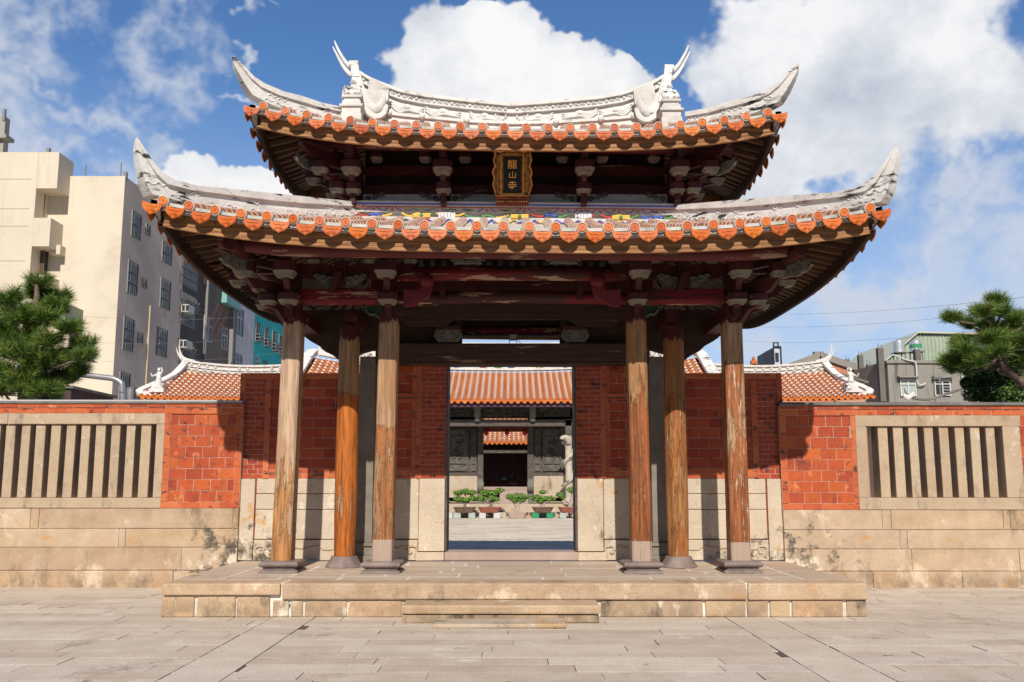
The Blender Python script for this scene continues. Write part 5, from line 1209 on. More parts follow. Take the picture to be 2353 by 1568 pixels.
# ================================================================ BONSAI ON CONCRETE BLOCKS
leafm = mat('bonsai_leaf', [(.06,.15,.02), (.14,.28,.04)], 9, rnd=[(.05,.13,.02), (.14,.28,.04), (.24,.40,.07)], rmix=.6, rough=.6)
bark = mat('bonsai_bark', [(.13,.10,.08), (.30,.25,.20)], 12, stretch=(1,1,.4), rough=.9)
potm = {'brown': mat('brown_pot_glaze', [(.10,.06,.045), (.16,.10,.07)], 6, rough=.4), 'red': mat('red_clay_pot', [(.22,.07,.05), (.30,.10,.07)], 6, rough=.6), 'pale': mat('pale_clay_pot', [(.36,.27,.23), (.46,.36,.30)], 6, rough=.7)}
blkm = {'green': mat('green_painted_block', [(.03,.25,.12)], rough=.8), 'pale': mat('grey_concrete_block', [(.32,.37,.32), (.42,.46,.42)], 8, rough=.9), 'white': mat('pale_concrete_block', [(.46,.45,.43), (.56,.55,.53)], 8, rough=.9)}
YBn = 40.5; zg = .10
def leaf_blob(mb, c, rx, rz, n, size, rr):
    for _ in range(n):
        while True:
            v = Vector((rr.uniform(-1,1), rr.uniform(-1,1), rr.uniform(-1,1)))
            if .35 < v.length < 1: break
        p = Vector(c)+Vector((v.x*rx, v.y*rx, v.z*rz)); nrm = (v+Vector((0,0,.8))+Vector((rr.uniform(-.6,.6), rr.uniform(-.6,.6), rr.uniform(-.4,.4)))).normalized(); u = nrm.orthogonal().normalized(); w = nrm.cross(u); a = rr.uniform(0, 6.28); u, w = u*math.cos(a)+w*math.sin(a), w*math.cos(a)-u*math.sin(a); s = size*rr.uniform(.6,1.3)
        mb.add([p-u*s, p+w*s*.55, p+u*s, p-w*s*.55], [(0,1,2,3)], 0, rr.random())
bon = [(1016, .30, 'red', 'white', [(-.1,.62,.28),(.14,.5,.22),(-.2,.4,.2)], 0, 'partly hidden bonsai in a red pot beside the left door jamb'),
       (1068, .52, 'brown', 'pale', [(-.33,.88,.22),(.0,.93,.26),(.32,.9,.24),(-.3,.60,.24),(.36,.62,.22),(.05,.56,.16)], 0, 'broad double-tiered bonsai in a brown pot on pale green blocks'),
       (1125.5, .55, 'red', 'white', [(-.2,.90,.26),(.16,.88,.22),(.46,1.0,.2),(-.36,.62,.26),(.1,.66,.24),(.3,.58,.16)], 0, 'leaning bonsai in a shallow red pot on white blocks'),
       (1188, .46, 'pale', None, [(-.3,.95,.24),(0,.98,.28),(.3,.95,.24),(-.1,.82,.22),(.2,.80,.2)], 1, 'pale-rooted bonsai in a pink pot standing on the ground'),
       (1247, .5, 'brown', 'green', [(-.3,.66,.26),(.05,.62,.2),(.36,.62,.24),(.0,.92,.14),(-.1,.5,.18)], 1, 'low spreading bonsai in a dark pot on bright green blocks'),
       (1310, .56, 'red', 'pale', [(-.44,.80,.2),(.1,1.02,.26),(.36,.95,.22),(-.36,.68,.14)], 1, 'pale-trunked bonsai in a red pot beside the right door jamb')]
for i, (px, pw, pc, bc, crowns, pale, lab) in enumerate(bon):
    x = at(px, 1180, YBn).x; rr = random.Random(40+i); z0 = zg + (.25 if bc else .0)
    if bc:
        for s in (-1, 1):
            c = MB(); c.box(x+s*.33-.15, x+s*.33+.15, YBn-.16, YBn+.2, zg-.005, zg+.25)
            for zz in (.06, .16): c.box(x+s*.33-.11, x+s*.33+.11, YBn-.163, YBn-.155, zg+zz-.012, zg+zz+.012)
            o = c.build('concrete_block', blkm[bc], None, bevel=.012)
            tag(o, '%s of the two %s concrete blocks under the %s' % ('left' if s < 0 else 'right', {'pale':'pale green','green':'bright green','white':'whitish'}[bc], {0:'bonsai at the left jamb',1:'double-tiered bonsai',2:'leaning bonsai',4:'low spreading bonsai',5:'bonsai at the right jamb'}[i]), 'concrete block', 'concrete blocks under the bonsai pots')
    t = empty('bonsai', (x, YBn, z0)); tag(t, lab, 'bonsai', 'bonsai row in the courtyard')
    c = MB(); c.loft([[(x+u*pw*f, YBn+v*.26*f, z0+z) for u, v in ((-1,-.7),(-.85,-1),(.85,-1),(1,-.7),(1,.7),(.85,1),(-.85,1),(-1,.7))] for f, z in ((.72,0),(.76,.04),(.9,.16),(.92,.2),(1,.205),(1,.25),(.9,.25),(.88,.22))])
    c.build('pot', potm[pc], t)
    tr = MB(); zt3 = z0+.24
    bend = rr.uniform(-.1,.1)
    main = curve_pts([(x,YBn,zt3-.02),(x+bend+.04,YBn,zt3+.12),(x-bend,YBn,zt3+.25),(x+bend*.5,YBn,zt3+.38)], 4); tr.tube(main, [.085-.004*k for k in range(len(main))], 7)
    for cx_, cz, cr in crowns:
        tr.tube(curve_pts([main[5], ((main[5].x+x+cx_)/2+rr.uniform(-.04,.04), YBn+rr.uniform(-.06,.06), (zt3+.15+z0+cz)/2), (x+cx_, YBn, z0+cz-.05)], 3), [.045,.04,.035,.03,.025,.02,.015], 5)
    if pale:
        for k in range(6): a = rr.uniform(-1,1); tr.tube(curve_pts([(x+a*.2,YBn-.05,zt3-.02),(x+a*.1+rr.uniform(-.04,.04),YBn-.05,zt3+.12),(x,YBn,zt3+.28)], 3), .022, 5)
    tr.build('trunk', MATS['pale_clay_pot'] if pale else bark, t, smooth=True)
    cr_ = MB()
    for cx_, cz, cr in crowns: leaf_blob(cr_, (x+cx_, YBn, z0+cz+.02), cr*1.12, cr*.62, 300, .046, rr)
    cr_.build('crown', leafm, t, fix=False)

# ================================================================ PINES AND SHRUBS
needle = mat('pine_needle', [(.035,.085,.014), (.10,.18,.026)], 5, rnd=[(.02,.05,.01), (.06,.13,.02), (.13,.23,.035), (.23,.31,.05), (.26,.20,.07)], rmix=.75, rough=.55)
pbark = mat('pine_bark', [(.10,.07,.055), (.24,.18,.14)], 14, stretch=(1,1,.5), rough=.95, bump=(((20, 1),), .02))
def tuft(mb, c, d, L, n, rr):
    d = Vector(d).normalized(); u = d.orthogonal().normalized(); w = d.cross(u); r = rr.random()*.7
    for _ in range(n):
        a = rr.uniform(0, 6.283); t = math.acos(1-rr.random()*.62); v = (d*math.cos(t)+(u*math.cos(a)+w*math.sin(a))*math.sin(t)).normalized()
        p = Vector(c)+d*rr.uniform(-.05,.07); s = v.cross(Vector((rr.uniform(-1,1), rr.uniform(-1,1), rr.uniform(-1,1)))).normalized()*.0036; l = L*rr.uniform(.65,1.1)
        mb.add([p-s, p+s, p+v*l*.6+s*.8, p+v*l, p+v*l*.6-s*.8], [(0,1,2,3,4)], 0, min(1, r+rr.random()*.3))
def pine(name, label, Y, clusters, trunk, seed, L=.225, dens=1.0, tw=.17):
    rr = random.Random(seed); base = at(trunk[0][0], trunk[0][1], Y); t = empty(name, (base.x, Y, 0)); tag(t, label, 'pine tree')
    tp = [Vector((base.x, Y, 0))]+[at(px, py, Y) for px, py in trunk]; T_ = curve_pts(tp, 6)
    tb_ = MB(); tb_.tube(T_, [lerp(tw, .03, i/(len(T_)-1)) for i in range(len(T_))], 9)
    cr = MB()
    for (px, py, r) in clusters:
        yy = Y+rr.uniform(-.55,.55); c = at(px, py, Y); c.y = yy; R_ = r/F*(Y*CC+1)
        k = min(range(len(T_)), key=lambda i: (T_[i]-Vector((c.x, Y, c.z-.2))).length); s = T_[k]; m = (s+c)/2+Vector((0,0,-.05+rr.uniform(-.05,.05)))
        tb_.tube(curve_pts([s, m, c], 4), [.045-.004*i for i in range(9)], 6)
        n = int((6+26*R_/.3)*dens)
        for _ in range(n):   # twigs fan out sideways and up from the pad's middle, a brush of needles along the outer part of each
            a = rr.uniform(0, 6.283); up = rr.uniform(-.15, .75); q = c+Vector((math.cos(a)*R_*1.25, math.sin(a)*R_, R_*.62*up*2))*(rr.random()**.55)
            d = Vector((math.cos(a)*.55, math.sin(a)*.55, .45+up*.7+rr.uniform(-.2,.3))).normalized()
            tuft(cr, q, d, L*rr.uniform(.75,1.2), 30, rr); tuft(cr, q-d*.07, d, L*rr.uniform(.6,.9), 16, rr)
            if rr.random() < .6: tb_.tube([c-Vector((0,0,R_*.2)), q-d*.05, q], [.012,.008,.004], 4, cap=False)
    tb_.build('trunk', pbark, t, smooth=True); cr.build('crown', needle, t, fix=False)
pine('pine_tree', 'bushy green pine rising behind the left boundary wall before the cream building', 16.8,
     [(82,652,16),(62,672,20),(100,676,20),(40,702,24),(80,706,28),(116,706,20),(14,722,26),(66,742,28),(110,742,28),(6,765,30),(50,780,26),(142,752,14),(128,796,24),(182,770,13),(160,786,18),(20,815,34),(66,825,36),(110,838,30),(150,828,22),(184,822,18),(208,828,13),(12,868,38),(60,875,38),(105,878,32),(140,866,22),(172,852,14),(30,905,36),(80,908,30),(115,905,22),(-30,800,40),(-40,870,50),(-30,740,30)], [(60,900),(62,840),(70,770),(84,690),(84,655)], 5, dens=1.9)
pine('leaning_pine', 'leaning pine with layered needle pads behind the right wall end', 16.4,
     [(2287,697,13),(2276,711,8),(2205,728,10),(2226,732,11),(2248,742,9),(2277,730,11),(2262,752,7),(2318,742,11),(2338,736,12),(2352,745,10),(2296,758,12),(2322,757,12),(2224,785,13),(2246,792,14),(2270,786,10),(2302,778,14),(2330,772,13),(2318,800,15),(2346,798,15),(2196,816,15),(2180,836,13),(2208,836,16),(2236,828,15),(2222,842,13),(2258,822,13),(2284,838,13),(2318,830,14),(2340,834,14),(2226,852,7),(2182,851,6),(2368,770,26),(2375,840,30)], [(2372,930),(2350,880),(2316,852),(2292,818),(2290,785),(2280,740),(2287,705)], 9, dens=1.7, tw=.12)
b_ = random.Random(4); sh_ = empty('garden_shrub', (at(2300,920,18).x, 18, 0)); tag(sh_, 'dark leafy shrub under the leaning pine behind the right wall', 'shrub')
lf = mat('shrub_leaf', [(.02,.055,.012), (.07,.13,.022)], 3, rnd=[(.018,.045,.01), (.05,.11,.02), (.14,.22,.04)], rmix=.6, rough=.45)
q = MB()
for px, py, r in ((2228,880,20),(2240,862,20),(2262,850,20),(2300,850,22),(2340,848,24),(2250,865,26),(2285,862,32),(2325,860,34),(2360,870,40),(2240,900,28),(2275,900,34),(2320,905,36),(2360,910,38),(2300,930,50)):
    c = at(px, py, 18); leaf_blob(q, c, r/F*18.6, r/F*17, 520, .045, b_)
q.build('crown', lf, sh_, fix=False); q = MB()
for k in range(4): q.tube([(at(2300,920,18).x+.1*k,18,0),(at(2270+25*k,900,18).x,18,at(PX,890,18).z)], [.03,.012], 5)
q.build('stem', pbark, sh_)
sh2 = empty('courtyard_shrub', (at(390,1080,20).x, 20, .1)); tag(sh2, 'low green shrub seen between the bars of the left stone window', 'shrub'); q = MB()
for px, py, r in ((262,1110,26),(330,1095,30),(400,1090,30),(445,1085,22),(300,1125,28),(410,1120,30)): c = at(px*.8+55, py, 20); leaf_blob(q, c, .28, .26, 300, .05, b_)
q.build('crown', lf, sh2, fix=False); q = MB(); x_ = at(330,1100,20).x
for k in range(5): q.tube([(x_-.6+.3*k,20,.09),(x_-.7+.33*k,20,1.5)], .02, 5)
q.build('stem', pbark, sh2)
# ================================================================ TOWN BEHIND
glass = mat('window_glass', [(.02,.022,.026), (.05,.055,.06)], 1, rough=.3, spec=.35)
bars_m = mat('window_bars_grey', [(.24,.23,.22)], rough=.5)
whiteframe = mat('white_window_frame', [(.60,.60,.60)], rough=.6)
def wallmat(name, c, streak=.5, seed=0): 
    d = [x*streak for x in c]; return mat(name, [[x*.88 for x in c], c], .35, stretch=(1,1,.5), rough=.9, seed=seed, stains=[(d, .9, .54, .74, (1.8,1.8,.16)), ([x*.78 for x in c], .25, .48, .66, None), ([x*.6 for x in c], 2.2, .66, .74, (1.5,1.5,.12))], bump=(((8, 1),), .01))
cream = wallmat('cream_render', (.72,.63,.50), .84, 1); cream_shade = wallmat('cream_shade_render', (.80,.64,.52), .75, 2)  # side wall gets a lighter, warmer cream copy to offset its shade
P0 = at(271, 660, 50); FD = (.03, 1.0); fl_ = math.hypot(*FD); FDn = Vector((FD[0]/fl_, FD[1]/fl_, 0)); FN = Vector((FDn.y, -FDn.x, 0))   # towards the temple
def fp(px, py): return atplane(px, py, (P0.x, P0.y), (FDn.x, FDn.y))
def ft(px, py=800): v = fp(px, py); return (v-Vector((P0.x, P0.y, v.z))).dot(FDn)
def fz_(px, py): return fp(px, py).z
def fbox(mb, t0, t1, z0, z1, n0, n1, m=0):
    P = [Vector((P0.x, P0.y, 0))+FDn*t+FN*n for t, n in ((t0,n0),(t1,n0),(t1,n1),(t0,n1))]
    mb.hexa([p+Vector((0,0,z0)) for p in P]+[p+Vector((0,0,z1)) for p in P], m)
def fwindow(par, t0, t1, z0, z1, kind='bars', n=0.0):
    g_ = MB(); fbox(g_, t0, t1, z0, z1, n-.1, n+.012); o = g_.build('window', glass, par)
    f_ = MB(); w = .035
    for a, c, e, d in ((t0-w,t1+w,z0-w,z0),(t0-w,t1+w,z1,z1+w),(t0-w,t0,z0,z1),(t1,t1+w,z0,z1)): fbox(f_, a, c, e, d, n-.1, n+.06)
    if kind == 'bars':
        k = max(3, int((t1-t0)/.22))
        for i in range(1, k): x = lerp(t0,t1,i/k); fbox(f_, x-.012, x+.012, z0, z1, n+.06, n+.08)
        k = max(2, int((z1-z0)/.55))
        for i in range(1, k): z = lerp(z0,z1,i/k); fbox(f_, t0, t1, z-.02, z+.02, n+.05, n+.08)
    else:
        tm = (t0+t1)/2; fbox(f_, tm-.04, tm+.04, z0, z1, n, n+.05); zm = lerp(z0,z1,.65); fbox(f_, t0, t1, zm-.04, zm+.04, n, n+.051)
        if kind == 'rail':
            for i in range(7): x = lerp(t0,t1,i/6); fbox(f_, x-.015, x+.015, z0, lerp(z0,z1,.35), n+.35, n+.38)
            for z in (z0, lerp(z0,z1,.18), lerp(z0,z1,.35)): fbox(f_, t0, t1, z-.02, z+.02, n+.05, n+.38)
    f_.build('window_grille' if kind == 'bars' else 'window_frame', bars_m if kind == 'bars' else (bars_m if kind == 'rail' else whiteframe), o)
def street_house(label, px0, px1, ztop, m, wins, cat='building', depth=12):
    t0, t1 = ft(px0), ft(px1); h = empty('town_building', Vector((P0.x, P0.y, 0))+FDn*(t0+t1)/2); tag(h, label, cat)
    b = MB(); fbox(b, t0, t1, 0, ztop, -depth, 0); b.build('wall', m, h); b = MB(); fbox(b, t0, t1-.01, ztop, ztop+.35, -depth, .12); b.build('parapet', m, h)
    for (a, c, y0, y1, kind) in wins: zb = fz_(a, y1); zt4 = fz_(a, y0); fwindow(h, ft(a, y0), ft(c, y0), zb, zt4, kind)
    return h
# cream apartment block at the corner
cb = empty('cream_apartment_block', (P0.x-8, P0.y, 0)); tag(cb, 'tall cream apartment block with shaded grey side wall and barred windows on the left', 'building')
zt5 = at(287, 405, 50).z; tE = ft(411); b = MB()
P = [Vector((P0.x,P0.y,0)), Vector((P0.x,P0.y,0))+FDn*tE]; b.hexa([(P0.x-14,P0.y,0),(P0.x,P0.y,0),tuple(P[1]),(P0.x-14,P[1].y,0),(P0.x-14,P0.y,zt5),(P0.x,P0.y,zt5),(P[1].x,P[1].y,zt5),(P0.x-14,P[1].y,zt5)]); b.build('wall', cream, cb)
b = MB(); fbox(b, .0, tE-.01, 0, zt5-.01, .0, .03); b.build('side_wall', cream_shade, cb)
for (a, c, y0, y1) in ((302.5,323,483,542),(293.5,316,597.5,672),(283.5,306.5,727.5,803),(274,297,855,940),(368.5,391,638,705),(360.5,383,752,816),(372,394,553,600)): fwindow(cb, ft(a, y0), ft(c, y0), fz_(a, y1), fz_(a, y0), 'bars', .04)
for (a, c, y0, y1) in ((334,343,514,538),(326,335,638,660),(316,326,764,788),(308,317,892,915)): fwindow(cb, ft(a, y0), ft(c, y0), fz_(a, y1), fz_(a, y0), 'bars', .04)
b = MB(); fbox(b, ft(337,780), ft(337,780)+.12, 0, fz_(337,700), .03, .14); b.build('drain_pipe', mat('yellowed_pipe', [(.50,.42,.28)], rough=.6), cb)
b = MB()   # projecting left block and balcony boxes
Yb = 48.6; xL = at(-90,500,Yb).x; xm_ = at(78,500,Yb).x; xr_ = at(133,400,Yb).x
b.box(xL, xm_, Yb, 50.3, 0, at(0,350,Yb).z)
b.box(xm_-.01, xr_, Yb, 50.3, at(0,433,Yb).z, at(0,350,Yb).z+.003); 
b.build('corner_block', cream, cb)
for k in range(5):
    y0, y1 = 501+131*k, 566+131*k
    b = MB(); b.box(xm_-.012, xr_-.22, Yb+.01, 50.2, at(0,y1,Yb).z, at(0,y0,Yb).z); b.box(xr_-.6, xr_+.02, 49.4, 50.2, at(0,y1,Yb).z-.25-.0, at(0,y1,Yb).z+.3); b.build('balcony_box', cream, cb)
for k in range(5):
    y0, y1 = 437+131*k, 499+131*k; b = MB(); A, C = at(84,y1,49.6), at(104,y0,49.6); b.box(A.x, C.x, 49.6, 50.1, A.z, C.z); o = b.build('window', glass, cb)
    f_ = MB(); 
    for i in range(5): x = lerp(A.x, C.x, i/4); f_.box(x-.03, x+.03, 49.54, 49.62, A.z, C.z)
    for i in range(3): z = lerp(A.z, C.z, i/2); f_.box(A.x, C.x, 49.53, 49.6, z-.03, z+.03)
    f_.build('window_frame', mat('brown_window_frame_%d' % k, [(.16,.10,.07)], rough=.6), o)
for y in (372, 432+8, 480, 560): 
    b = MB(); z = at(0,y+40,Yb).z; b.box(xL, xm_-.3, Yb-.006, Yb, z-.02, z+.02); b.build('render_joint', mat('joint_line_%d' % y, [(.42,.34,.24)], rough=.9), cb)
b = MB(); A, C = at(-60,350,51.5), at(13,268,51.5); b.box(A.x, C.x, 51.5, 52.0, zt5-1, C.z); b.box(A.x, C.x+.30, 51.2, 52.1, at(0,342,53).z, at(0,334,53).z); b.build('stair_tower', wallmat('grey_tower_render', (.40,.38,.33), .7, 5), cb)
b = MB()
for px, y0, y1, w2 in ((197,380,405,.03),(278,375,405,.03),(288,396,405,.10),(111,341,350,.1),(10,252,268,.08)): A, C = at(px,y1,50.2), at(px,y0,50.2); b.box(A.x-w2, A.x+w2, 50.1, 50.1+w2*2, A.z-.3, C.z)
b.build('roof_rods', bars_m, cb)
b = MB(); A, C = at(118,745,Yb-.6), at(152,697,Yb-.6); b.box(A.x, C.x, Yb-.6, Yb+1.4, A.z, C.z); b.build('window_cage', mat('green_cage_panel', [(.28,.33,.25), (.40,.42,.33)], 2), cb)
dk = wallmat('soot_black_render', (.12,.11,.10), .4, 6); br = wallmat('brown_grey_render', (.24,.19,.155), .45, 7); wh = wallmat('bluish_white_render', (.78,.74,.74), .7, 8); te = wallmat('turquoise_render', (.06,.62,.60), .8, 9)
h = street_house('soot-black narrow town house with fan-patterned window cages beside the cream block', 411, 468, fz_(413,560), dk, [(415,456,590,650,'bars'),(414,451,668,742,'bars'),(409,444,778,830,'bars')])
for (px, py) in ((413,708),(408,790)):   # window cages with fans, air conditioners
    A = fp(px, py); o = MB(); t = ft(px, py); fbox(o, t, t+1.0, A.z-.26, A.z+.26, .1, .62); ac = o.build('air_conditioner', mat('ac_casing_%d' % px, [(.55,.54,.50)], rough=.5), None, loc=(A.x,A.y,A.z)); tag(ac, 'white box air conditioner on the soot-black house, %s one' % ('upper' if py < 750 else 'lower'), 'air conditioner', 'air conditioners on the black house')
    o = MB(); fbox(o, t-.01, t+0.0, A.z-.2, A.z+.2, .17, .36); fbox(o, t-.01, t+0.0, A.z-.2, A.z+.2, .43, .62); o.build('vent', glass, ac)
for (a, c, y) in ((414,451,680),(409,444,790)):
    o = MB(); t0, t1 = ft(a, y), ft(c, y); zc0 = fz_(a, y)
    for k in range(4):
        tc_ = lerp(t0, t1, (k+.5)/4)
        for j in range(7): an = math.pi*j/6; q0 = Vector((P0.x,P0.y,zc0-.7))+FDn*tc_+FN*.2; q1 = q0+FDn*.9*math.cos(an)+Vector((0,0,.9*math.sin(an))); o.tube([q0,q1], .025, 4)
    o.build('fan_grille', bars_m, h)
h = street_house('brown-grey weathered house with sagging red window cage in the left street row', 468, 541, fz_(505,655), br, [(468,497,610,650,'bars'),(469,487,725,780,'plain'),(510,522,752,800,'plain'),(530,536,770,805,'plain'),(466,480,840,860,'plain')])
b = MB(); fbox(b, ft(507,680), ft(541,680), fz_(507,696), fz_(507,655)+.6, -6, .5); b.build('sheet_roof', mat('green_sheet_metal', [(.16,.38,.34), (.24,.46,.42)], 2, rough=.5), h)
b = MB(); t0 = ft(466); fbox(b, t0, t0+.18, 0, fz_(468,600), .0, .2); fbox(b, ft(524), ft(524)+.3, 0, fz_(524,640), 0, .35); b.build('drain_pipe', bars_m, h)
b = MB(); A = fp(474,725); t = ft(474,725)
for k in range(6): b.tube([Vector((P0.x,P0.y,A.z+.9-.25*k))+FDn*(t+a)+FN*.9 for a in (0,2.2)], .03, 4)
for a in (0,1.1,2.2): b.tube([Vector((P0.x,P0.y,A.z+.9))+FDn*(t+a)+FN*.9, Vector((P0.x,P0.y,A.z-1.2))+FDn*(t+a-.4)+FN*.2], .035, 4)
b.build('window_cage', mat('rusty_cage', [(.13,.05,.045)], rough=.8), h)
street_house('bluish white stained house between the brown and turquoise ones', 541, 583, fz_(545,655), wh, [(545,560,706,770,'plain'),(541,556,812,865,'plain')])
h = street_house('turquoise house at the far end of the left street row', 583, 690, fz_(600,650), te, [(588,597,740,784,'rail'),(608,616,750,795,'rail'),(626,633,760,806,'rail'),(641,648,770,815,'rail'),(586,594,820,843,'plain'),(605,613,828,850,'rail'),(650,655,790,820,'plain')])
# back street closing the view behind the roofs
# low items behind the left wall
o = MB(); Yp = 30; o.tube(curve_pts([at(110,853,Yp), at(164,859,Yp), at(235,867,Yp), at(262,871,Yp), at(277,879,Yp), at(281,892,Yp), at(281,940,Yp)], 4), .10, 14); o.tube([at(281,897,Yp), at(281,902,Yp)], .13, 14); A = at(281,940,Yp); o.tube([A, (A.x,Yp,0)], .1, 10); A = at(110,853,Yp); o.tube([A, (A.x,Yp,0)], .1, 10)
tag(o.build('exhaust_duct', mat('galvanised_duct', [(.34,.33,.34), (.48,.46,.47)], 3, rough=.35, metal=.6), None, smooth=True, loc=(A.x,Yp,0)), 'bent galvanised exhaust duct behind the left wall', 'duct')
o = MB(); A = at(300,893,Yp+1); o.tube([(A.x,Yp+1,0),(A.x,Yp+1,A.z)], .11, 14); o.tube([(A.x,Yp+1,A.z),(A.x,Yp+1,A.z+.03)], .125, 14); tag(o.build('vent_pipe', MATS['galvanised_duct'], None, smooth=True, loc=(A.x,Yp+1,0)), 'upright steel vent pipe beside the bent duct', 'vent pipe')
sd_ = empty('brick_outhouse', (at(135,900,28).x, 28, 0)); tag(sd_, 'dark brick outhouse top beside the pine behind the left wall', 'outhouse'); b = MB(); A, C = at(60,925,28), at(164,893,28); b.box(A.x, C.x, 28, 31, 0, C.z); b.build('wall', mat('purple_brown_brick', [(.06,.03,.035), (.10,.05,.05)], 4, rough=.8), sd_); b = MB(); b.box(A.x-.1, C.x+.1, 27.9, 31.1, C.z, C.z+.08); b.build('roof', blackstone, sd_)
# ---------------------------------------------------------------- right side
conc = wallmat('stained_concrete', (.30,.275,.245), .30, 11); conc_d = wallmat('dark_concrete', (.17,.16,.145), .5, 12)
gh = empty('grey_concrete_house', (at(2039,900,55).x+2.5, 57, 0)); tag(gh, 'stained grey concrete house with two windows and roof posts at right', 'house')
A = at(2039,831,55); zt6 = A.z; x0, x1 = A.x, at(2222,850,55).x; bx_ = atplane(1962, 851, (x0,55), (-.115,1)); b = MB()
b.hexa([(x0,55,0),(x1,55,0),(x1,bx_.y,0),(bx_.x,bx_.y,0),(x0,55,zt6),(x1,55,zt6),(x1,bx_.y,zt6),(bx_.x,bx_.y,zt6)]); b.build('wall', conc, gh)
b = MB(); b.box(x0-.1, x1+.1, 54.88, 55.1, zt6-.12, zt6+.06); b.build('parapet', conc, gh)
for (a, c, y0, y1) in ((2069,2103,871,911),(2148,2182,871,910)):
    p, q = at(a,y1,54.98), at(c,y0,54.98); b = MB(); b.box(p.x, q.x, 54.96, 55.02, p.z, q.z); o = b.build('window', glass if a > 2100 else mat('curtained_glass', [(.32,.42,.38), (.45,.50,.46)], 1.5, stretch=(6,1,.2), rough=.3), gh)
    b = MB()
    for xx in (p.x, (p.x+q.x)/2-.03, q.x-.06): b.box(xx, xx+.06, 54.9, 54.99, p.z, q.z)
    for zz_ in (p.z, lerp(p.z,q.z,.66), q.z-.06): b.box(p.x, q.x, 54.89, 54.98, zz_, zz_+.06)
    if a > 2100:
        for k in range(6): z = lerp(p.z, q.z, k/6); b.box((p.x+q.x)/2, q.x, 54.92, 54.97, z, z+.03)
    b.build('window_frame', whiteframe, o); b = MB(); b.box(p.x-.15, q.x+.15, 54.6, 55.0, q.z+.05, q.z+.14); b.build('window_hood', conc, gh)
for (px, y0, y1, w2) in ((2030,800,833,.36),(2115,803,831,.34),(1984,816,850,.34),(1953,826,858,.32),(1926,835,862,.32),(2199,801,831,.32),(2002,838,845,.3)):
    Yp_ = 55.2 if px > 2010 else 55.2+(2039-px)*.16; p = at(px, y1, Yp_); q = at(px, y0, Yp_); b = MB(); b.box(p.x-w2/2-.12, p.x+w2/2-.12, Yp_, Yp_+w2, p.z-2.5, q.z); b.tube([(p.x-.2,Yp_+.2,q.z),(p.x-.2,Yp_+.2,q.z+.35)], .02, 4); b.tube([(p.x,Yp_+.2,q.z),(p.x,Yp_+.2,q.z+.25)], .02, 4); b.build('roof_post', conc_d, gh)
b = MB(); P = [at(x, y, 54.8) for x, y in ((2050,815),(2070,822),(2085,828),(2103,833),(2106,850),(2107,875),(2112,884),(2122,884),(2127,880))]; b.tube(curve_pts(P, 3), .05, 6); b.tube([at(2209,832,54.9), at(2212,905,54.9)], .05, 6); b.build('water_pipe', whiteframe, gh)
steel = mat('polished_tank_steel', [(.72,.72,.72), (.85,.85,.85)], 3, rough=.32, metal=.7)
for i, (px, y0, y1, lab) in enumerate(((2066,781,811,'plain steel water tank, left one of the pair on the grey house roof'),(2105,782,809,'steel water tank with green band, right one of the pair on the grey house roof'),(2351,724,746,'steel water tank with green lettering band at the right edge'))):
    Yk = 57 if i < 2 else 60; p, q = at(px,y1,Yk), at(px,y0,Yk); r = .37; H_ = q.z-p.z; t = empty('water_tank', (p.x, Yk, p.z)); tag(t, lab, 'water tank', 'steel rooftop water tanks')
    b = MB(); b.lathe([(r,0)]+[(r*(1.0 if k % 2 else .965), H_*.86*k/8) for k in range(1,9)]+[(r*.6,H_*.95),(r*.2,H_),(.05,H_)], (p.x,Yk,p.z), 20); b.build('tank_body', steel, t, smooth=True)
    b = MB(); b.tube([(p.x,Yk,p.z+H_),(p.x,Yk,p.z+H_+.05)], .12, 10); b.build('lid', steel, t)
    if i: b = MB(); b.lathe([(r*1.01,H_*.3),(r*1.01,H_*.62)], (p.x,Yk,p.z), 20); b.build('green_band', mat('tank_band_green_%d' % i, [(.05,.30,.13)], rough=.5), t)
    b = MB(); zr = zt6 if i < 2 else p.z-1.2
    for a in (-.3, .3): 
        for c in (-.3, .3): b.beam((p.x+a,Yk+c,zr-.1), (p.x+a*.9,Yk+c*.9,p.z), .05, .05)
    b.box(p.x-.4, p.x+.4, Yk-.4, Yk+.4, p.z-.05, p.z-.0); b.build('stand', conc_d, t)
# green sheet-metal shed behind
gs = empty('green_metal_shed', (at(2120,850,64).x, 64, 0)); tag(gs, 'pale green corrugated metal shed with pitched roof behind the water tanks', 'shed')
sheet = mat('pale_green_sheet', [(.30,.36,.27), (.38,.44,.34)], 1, rough=.6)
V = [at(px, py, 64) for px, py in ((2036,829),(2106,767),(2202,773),(2202,840),(2036,840))]
b = MB(); 
poly = [(V[0].x,V[0].z),(V[1].x,V[1].z),(V[2].x,V[2].z),(V[2].x,0),(V[0].x,0)]; b.prism(poly, (0,64.0,0), (1,0,0), (0,0,1), (0,1,0), .1)
b.box(V[2].x, V[2].x+4.2, 64.0, 75, 0, V[2].z-.05); b.build('wall', sheet, gs)
b = MB(); x = V[0].x+.1
while x < V[2].x-.05:
    zt7 = interp([(V[0].x,V[0].z),(V[1].x,V[1].z),(V[2].x,V[2].z)], x); b.box(x-.04, x+.04, 63.9, 63.96, 2, zt7-.02); x += .28
b.build('corrugation', sheet, gs)
b = MB(); rl = [(V[0].x-.2,V[0].z-.15),(V[1].x,V[1].z),(V[2].x+4.6,V[2].z+.02)]
for p, q in zip(rl[:-1], rl[1:]): b.hexa([(p[0],63.7,p[1]),(q[0],63.7,q[1]),(q[0],75,q[1]),(p[0],75,p[1]),(p[0],63.7,p[1]+.12),(q[0],63.7,q[1]+.12),(q[0],75,q[1]+.12),(p[0],75,p[1]+.12)])
b.build('roof', mat('cream_sheet_roof', [(.52,.53,.42)], rough=.5), gs)
